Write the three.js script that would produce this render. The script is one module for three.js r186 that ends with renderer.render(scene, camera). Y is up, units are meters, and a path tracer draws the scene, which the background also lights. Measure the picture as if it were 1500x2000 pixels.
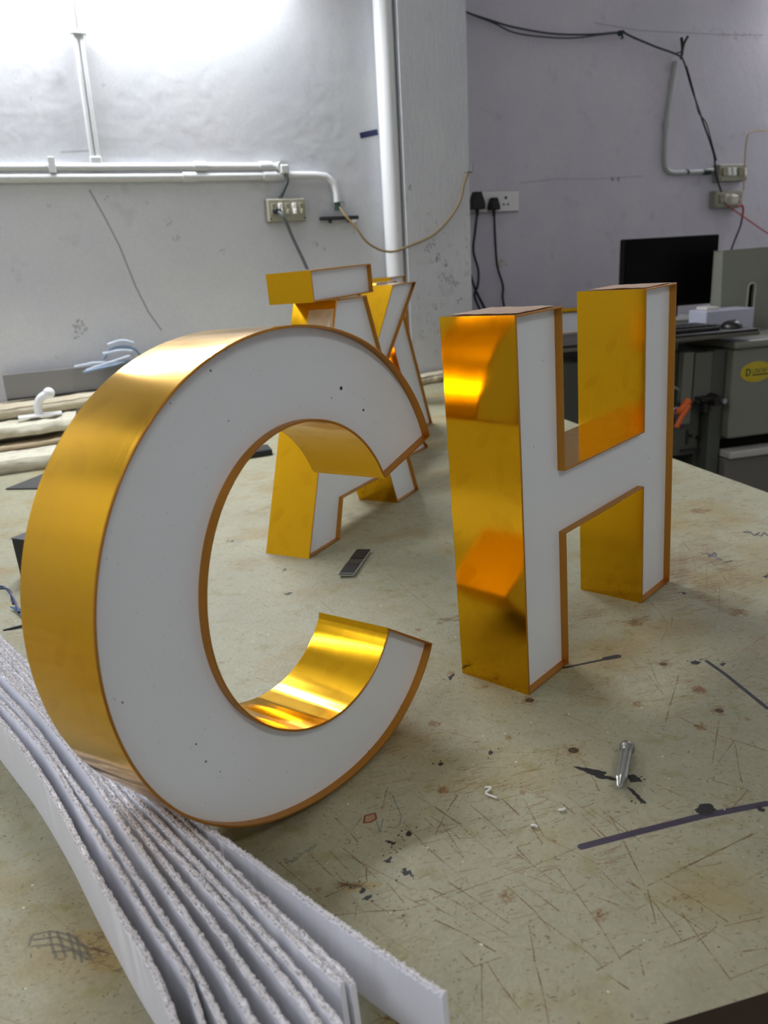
import * as THREE from 'three';
import { RoundedBoxGeometry } from 'three/addons/geometries/RoundedBoxGeometry.js';
import { mergeGeometries, toCreasedNormals } from 'three/addons/utils/BufferGeometryUtils.js';
import { RectAreaLightUniformsLib } from 'three/addons/lights/RectAreaLightUniformsLib.js';

// ------------------------------------------------------------------ camera, exposure
const scene = new THREE.Scene();
const TY = 0.78;                                   // height of the table top above the floor
const camera = new THREE.PerspectiveCamera(65.526, 0.75, 0.02, 40);
camera.rotation.order = 'YXZ';
camera.position.set(0, 0.4623 + TY, 0);
camera.rotation.set(-0.30987, 0, -0.09176);
camera.focus = 0.86; camera.userData.fStop = 8.5;
scene.add(camera);
const renderer = new THREE.WebGLRenderer({ antialias: true });
renderer.toneMapping = THREE.LinearToneMapping;
renderer.toneMappingExposure = 0.92;
renderer.shadowMap.enabled = true;
RectAreaLightUniformsLib.init();
scene.background = new THREE.Color(0x000000);

// ------------------------------------------------------------------ frames of the place (metres)
const v3 = (x, y, z) => new THREE.Vector3(x, y, z);
const UP = v3(0.032527, 0.999471, 0.000169);       // the table is not quite level with the walls
function frame(o, d, n) { return { o: v3(o[0], o[1] + TY, o[2]), d: v3(...d), u: UP.clone(), n: v3(...n) }; }
const WALL = frame([0.26775, 0, -3.07305], [0.912982, -0.029644, -0.406921], [0.4067, -0.013391, 0.913464]);
const MACH = frame([1.18159, 0.07324, -2.60544], [0.969752, -0.031519, -0.242048], [0.241914, -0.008037, 0.970264]);
const inFrame = (F, s, t, o = 0) => F.o.clone().addScaledVector(F.d, s).addScaledVector(F.u, t).addScaledVector(F.n, o);
function orient(g, F, s, t, o = 0) {
  g.position.copy(inFrame(F, s, t, o));
  g.quaternion.setFromRotationMatrix(new THREE.Matrix4().makeBasis(F.d, F.u, F.n));
  return g;
}
const WL = -0.07, WR = -0.36;                      // wall plane left of the pillar, recessed wall right of it

// ------------------------------------------------------------------ lamps (fittings are built further down)
const LAMPS = {
  wall: { I: 205, glow: 135, color: 0xf6f9ff },
  left: { I: 30, color: 0xf2f5ff },
  back: { I: 22, color: 0xfaf8f4 },
  front: { I: 25, color: 0xf2f4ff },
  right: { I: 110, glow: 60, color: 0xf6f6ff },
};

// ------------------------------------------------------------------ helpers
let seed = 20240611;
const rnd = () => { seed = (seed + 0x6d2b79f5) | 0; let t = Math.imul(seed ^ (seed >>> 15), 1 | seed); t = (t + Math.imul(t ^ (t >>> 7), 61 | t)) ^ t; return ((t ^ (t >>> 14)) >>> 0) / 4294967296; };
const rr = (a, b) => a + (b - a) * rnd();
const names = new Map();
function numbered(n) { const k = names.get(n) || 0; names.set(n, k + 1); return k ? n + '_' + String(k).padStart(3, '0') : n; }
function fin(m) { m.castShadow = true; m.receiveShadow = true; return m; }
function part(name, geo, mat, parent) { const m = fin(new THREE.Mesh(Array.isArray(geo) ? mergeGeometries(geo.map((g) => (g.index ? g.toNonIndexed() : g))) : geo, mat)); m.name = name; parent.add(m); return m; }
function thing(name, label, category, group) { const g = new THREE.Group(); g.name = numbered(name); g.userData = { label, category }; if (group) g.userData.group = group; scene.add(g); return g; }
function single(name, label, category, geo, mat, group) { const m = part(numbered(name), geo, mat, scene); m.userData = { label, category }; if (group) m.userData.group = group; return m; }
function struct(name, geo, mat) { const m = part(name, geo, mat, scene); m.userData = { kind: 'structure' }; return m; }
const bx = (w, h, d, x = 0, y = 0, z = 0, r = 0) => (r ? new RoundedBoxGeometry(w, h, d, 2, r) : new THREE.BoxGeometry(w, h, d)).translate(x, y, z);
const tube = (pts, r, seg = 40, rs = 8) => new THREE.TubeGeometry(new THREE.CatmullRomCurve3(pts.map((p) => v3(...p)), false, 'centripetal'), seg, r, rs, false);
const cyl = (r, h, x = 0, y = 0, z = 0, axis = 'y', r2 = r, n = 20) => { const g = new THREE.CylinderGeometry(r2, r, h, n); if (axis === 'x') g.rotateZ(Math.PI / 2); if (axis === 'z') g.rotateX(Math.PI / 2); return g.translate(x, y, z); };
const std = (c, rough = 0.6, metal = 0, extra = {}) => new THREE.MeshPhysicalMaterial({ color: c, roughness: rough, metalness: metal, ...extra });

// value noise
const HT = new Float32Array(65536); for (let i = 0; i < 65536; i++) HT[i] = rnd();
const hsh = (x, y) => HT[((x * 73856093) ^ (y * 19349663)) & 65535];
function vn(x, y) { const xi = Math.floor(x), yi = Math.floor(y); let u = x - xi, v = y - yi; u = u * u * (3 - 2 * u); v = v * v * (3 - 2 * v); const a = hsh(xi, yi), b = hsh(xi + 1, yi), c = hsh(xi, yi + 1), d = hsh(xi + 1, yi + 1); return a + (b - a) * u + (c - a + (a - b - c + d) * u) * v; }
const fbm = (x, y, n = 4) => { let s = 0, a = 0.5; for (let i = 0; i < n; i++) { s += a * vn(x, y); x = x * 2.03 + 17.3; y = y * 2.03 + 9.1; a *= 0.5; } return s; };
function canvasTex(w, h, paint, srgb = true) { const c = document.createElement('canvas'); c.width = w; c.height = h; paint(c.getContext('2d'), w, h); const t = new THREE.CanvasTexture(c); if (srgb) t.colorSpace = THREE.SRGBColorSpace; t.magFilter = THREE.LinearFilter; t.anisotropy = 8; return t; }
function dataTex(w, h, f) { const d = new Uint8Array(w * h * 4); for (let j = 0; j < h; j++) for (let i = 0; i < w; i++) { const q = Math.max(0, Math.min(255, f(i, j) * 255)); const k = 4 * (j * w + i); d[k] = d[k + 1] = d[k + 2] = q; d[k + 3] = 255; } const t = new THREE.DataTexture(d, w, h); t.wrapS = t.wrapT = THREE.RepeatWrapping; t.magFilter = THREE.LinearFilter; t.minFilter = THREE.LinearFilter; t.needsUpdate = true; return t; }
// noise that tiles on a period
const tvn = (x, y, p) => { const xi = Math.floor(x), yi = Math.floor(y); let u = x - xi, v = y - yi; u = u * u * (3 - 2 * u); v = v * v * (3 - 2 * v); const m = (q) => ((q % p) + p) % p; const a = hsh(m(xi), m(yi)), b = hsh(m(xi + 1), m(yi)), c = hsh(m(xi), m(yi + 1)), d = hsh(m(xi + 1), m(yi + 1)); return a + (b - a) * u + (c - a + (a - b - c + d) * u) * v; };

// ------------------------------------------------------------------ room shell
const plasterBump = dataTex(512, 512, (i, j) => 0.5 * tvn(i / 8, j / 8, 64) + 0.3 * tvn(i / 3, j / 3, 170) + 0.2 * tvn(i / 40, j / 40, 13));
plasterBump.repeat.set(1.6, 1.6);
// wall paint: s along the wall, t up the wall, in metres
function wallTexture(s0, s1, t0, t1, W, base, marks) {
  const H = Math.round(W * (t1 - t0) / (s1 - s0));
  return canvasTex(W, H, (g) => {
    const im = g.createImageData(W, H), d = im.data;
    for (let j = 0; j < H; j++) for (let i = 0; i < W; i++) {
      const s = s0 + (s1 - s0) * i / W, t = t1 - (t1 - t0) * j / H, k = 4 * (j * W + i);
      const a = fbm(s * 2.2 + 5, t * 2.2 + 3, 3) - 0.44, b = vn(s * 190, t * 190) - 0.5, c = fbm(s * 9, t * 7 + 30, 3) - 0.44;
      const dirt = Math.max(0, fbm(s * 14 + 70, t * 14, 3) - 0.63) * 1.1;
      const q = 1 + 0.07 * a + 0.03 * b + 0.05 * c - dirt * 0.35;
      d[k] = base[0] * q * (1 + 0.02 * a); d[k + 1] = base[1] * q; d[k + 2] = base[2] * q * (1 - 0.03 * c); d[k + 3] = 255;
    }
    g.putImageData(im, 0, 0);
    const px = W / (s1 - s0);
    g.setTransform(px, 0, 0, -px, -s0 * px, t1 * px);
    marks(g);
  });
}
function stroke(g, pts, w, color) { g.strokeStyle = color; g.lineWidth = w; g.lineCap = 'round'; g.lineJoin = 'round'; g.beginPath(); pts.forEach(([x, y], i) => (i ? g.lineTo(x, y) : g.moveTo(x, y))); g.stroke(); }
function smudge(g, x, y, r, color, n = 14) { g.fillStyle = color; for (let i = 0; i < n; i++) { const a = rr(0, 6.28), d = r * Math.sqrt(rnd()); g.beginPath(); g.ellipse(x + d * Math.cos(a), y + d * Math.sin(a), r * rr(0.12, 0.4), r * rr(0.08, 0.3), rr(0, 3), 0, 6.28); g.fill(); } }
function wallBox(name, F, s0, s1, t0, t1, o0, o1, mat, tex) {
  const g = new THREE.BoxGeometry(s1 - s0, t1 - t0, o1 - o0).translate((s0 + s1) / 2, (t0 + t1) / 2, (o0 + o1) / 2);
  if (tex) { const p = g.attributes.position, uv = g.attributes.uv, nn = g.attributes.normal; for (let i = 0; i < p.count; i++) { const s = Math.abs(nn.getX(i)) > 0.5 ? p.getX(i) + p.getZ(i) : p.getX(i); uv.setXY(i, (s - tex[0]) / (tex[1] - tex[0]), (p.getY(i) - tex[2]) / (tex[3] - tex[2])); } }
  const m = struct(name, g, mat); orient(m, F, 0, 0, 0); return m;
}
const WALLC = [206, 208, 212];
const wallTexL = wallTexture(-3.4, -0.05, -1.0, 2.5, 1900, WALLC, (g) => {
  stroke(g, [[-1.176, 0.698], [-1.143, 0.618], [-1.112, 0.533], [-1.08, 0.406], [-1.051, 0.323], [-1.018, 0.263]], 0.0045, 'rgba(120,122,126,0.75)');
  stroke(g, [[-1.24, 0.806], [-1.16, 0.81]], 0.006, 'rgba(150,152,155,0.5)');
  smudge(g, -1.272, 0.293, 0.022, 'rgba(90,85,78,0.22)'); smudge(g, -1.285, 0.27, 0.012, 'rgba(90,85,78,0.2)');
  for (const [x, y, r] of [[-1.434, 0.477, 0.006], [-1.355, 0.212, 0.006], [-1.3, 0.95, 0.005], [-1.33, 1.0, 0.004], [-0.95, 0.6, 0.012], [-0.93, 0.55, 0.012], [-1.09, 0.99, 0.006], [-1.13, 0.675, 0.008], [-1.01, 0.66, 0.006], [-0.45, 0.51, 0.012], [-0.42, 0.49, 0.01], [-0.34, 0.64, 0.014], [-0.3, 0.55, 0.01], [-0.78, 0.5, 0.01], [-1.3, 0.66, 0.008], [-1.45, 0.6, 0.006]]) smudge(g, x, y, r, 'rgba(80,80,82,0.22)', 8);
  for (let i = 0; i < 260; i++) smudge(g, rr(-1.8, -0.2), rr(0, 1.3), rr(0.001, 0.003), 'rgba(70,70,75,0.3)', 3);
});
const wallTexP = wallTexture(-0.2, 0.6, -1.0, 2.5, 440, WALLC, (g) => {
  for (let i = 0; i < 55; i++) smudge(g, rr(-0.1, 0.14), rr(0.1, 0.62), rr(0.003, 0.012), 'rgba(70,74,80,0.25)', 6);
  for (const [x, y] of [[-0.04, 0.47], [0.0, 0.44], [0.03, 0.42], [-0.02, 0.49], [0.05, 0.36], [0.07, 0.34], [0.02, 0.37], [0.09, 0.28]]) smudge(g, x, y, 0.016, 'rgba(62,66,74,0.28)', 10);
  smudge(g, -0.103, 0.683, 0.008, 'rgba(30,30,34,0.6)', 8);
});
const wallTexR = wallTexture(-0.1, 3.6, -1.0, 2.6, 2048, [201, 198, 206], (g) => {
  stroke(g, [[1.0, 1.345], [1.25, 1.33], [1.5, 1.335], [1.75, 1.34], [2.0, 1.352]], 0.004, 'rgba(120,115,120,0.5)');
  for (let i = 0; i < 30; i++) smudge(g, 1.55 + 0.5 * rnd(), 1.33 + 0.03 * rnd(), 0.012, 'rgba(90,88,92,0.18)', 5);
  stroke(g, [[0.62, 0.722], [0.8, 0.735], [1.0, 0.733], [1.3, 0.742]], 0.006, 'rgba(140,138,150,0.35)');
  smudge(g, 1.119, 0.731, 0.009, 'rgba(40,38,40,0.7)', 10); smudge(g, 1.155, 0.731, 0.009, 'rgba(40,38,40,0.7)', 10);
  smudge(g, 0.505, 0.4, 0.02, 'rgba(150,120,70,0.3)', 12); smudge(g, 0.53, 0.398, 0.02, 'rgba(150,120,70,0.2)', 8);
  for (let i = 0; i < 120; i++) smudge(g, rr(0.2, 2.6), rr(0.2, 1.5), rr(0.001, 0.004), 'rgba(70,66,72,0.35)', 3);
});
const plaster = (map) => new THREE.MeshStandardMaterial({ map, roughness: 0.72, bumpMap: plasterBump, bumpScale: 0.0012 });
wallBox('wall_back', WALL, -4.2, -0.1, -1.1, 2.6, WL - 0.2, WL, plaster(wallTexL), [-3.4, -0.05, -1.0, 2.5]);
wallBox('wall_pillar', WALL, -0.122, 0.144, -1.1, 2.6, WR - 0.2, 0, plaster(wallTexP), [-0.2, 0.6, -1.0, 2.5]);
wallBox('wall_recess', WALL, 0.1, 4.6, -1.1, 2.6, WR - 0.2, WR, plaster(wallTexR), [-0.1, 3.6, -1.0, 2.6]);
const paint = std(0xdcdcdc, 0.8), ceilPaint = std(0xe0e0de, 0.85), floorMat = std(0x77736c, 0.6);
struct('wall_left', bx(0.2, 3.4, 7.4, -3.35, 1.55, 0.2), paint);
struct('wall_right', bx(0.2, 3.4, 8.6, 3.6, 1.55, -1.2), paint);
struct('wall_front', bx(7.4, 3.4, 0.2, 0.1, 1.55, 3.0), paint);
struct('floor', bx(8.4, 0.1, 9.4, 0.1, -0.05, -1.0), floorMat);
struct('ceiling', bx(8.4, 0.1, 9.4, 0.1, 3.05, -1.0), ceilPaint);

// ------------------------------------------------------------------ tube lamps
function lampGlow(color, k) { return new THREE.MeshStandardMaterial({ color: 0xffffff, emissive: new THREE.Color(color), emissiveIntensity: k, roughness: 0.4 }); }
const whitePlastic = std(0xe9eaea, 0.42), greyMetal = std(0xb9bbbd, 0.4, 0.6);
function wallTube(label, st, t, o, L0, len) { // batten fixed to the wall
  const g = thing('tube_lamp', label, 'lamp', 'tube lamps on the wall');
  orient(g, WALL, st, t, o);
  part('housing', bx(len + 0.04, 0.05, 0.035, 0, 0.02, 0.02, 0.006), whitePlastic, g);
  part('end_cap', bx(0.02, 0.04, 0.05, -len / 2 - 0.01, 0, 0.045, 0.004), whitePlastic, g);
  part('end_cap', bx(0.02, 0.04, 0.05, len / 2 + 0.01, 0, 0.045, 0.004), whitePlastic, g);
  part('tube', cyl(0.014, len, 0, -0.008, 0.06, 'x'), lampGlow(L0.color, L0.glow), g);
  const L = new THREE.RectAreaLight(L0.color, L0.I, len - 0.02, 0.03);
  L.position.copy(inFrame(WALL, st, t - 0.026, o + 0.08)); scene.add(L);
  L.lookAt(inFrame(WALL, st, t - 0.526, o + 0.94));
}
wallTube('long glowing white tube lamp on the wall above the conduits', -1.12, 1.42, WL, LAMPS.wall, 1.18);
wallTube('glowing tube lamp on the recessed wall at the far right', 2.75, 1.62, WR, LAMPS.right, 1.18);
function ceilingTube(label, x, y, z, turn, L0) {
  const g = thing('ceiling_tube_lamp', label, 'lamp', 'tube lamps under the ceiling'); g.position.set(x, y, z); g.rotation.y = turn;
  part('housing', bx(1.22, 0.04, 0.16, 0, 0.02, 0, 0.008), whitePlastic, g);
  part('diffuser', bx(1.18, 0.02, 0.13, 0, -0.008, 0, 0.006), lampGlow(L0.color, L0.I * 0.6), g);
  const L = new THREE.RectAreaLight(L0.color, L0.I, 1.18, 0.13); L.position.set(x, y - 0.024, z); scene.add(L);
  L.rotation.set(-Math.PI / 2, 0, turn, 'XYZ');
}
ceilingTube('tube lamp under the ceiling towards the left wall', -2.4, 2.94, -1.0, 1.3, LAMPS.left);
ceilingTube('tube lamp under the ceiling behind the viewer, to the right', 1.0, 2.94, 1.1, 0.1, LAMPS.back);
ceilingTube('tube lamp under the ceiling behind the viewer, to the left', -1.7, 2.94, 1.3, 0.3, LAMPS.front);

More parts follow.
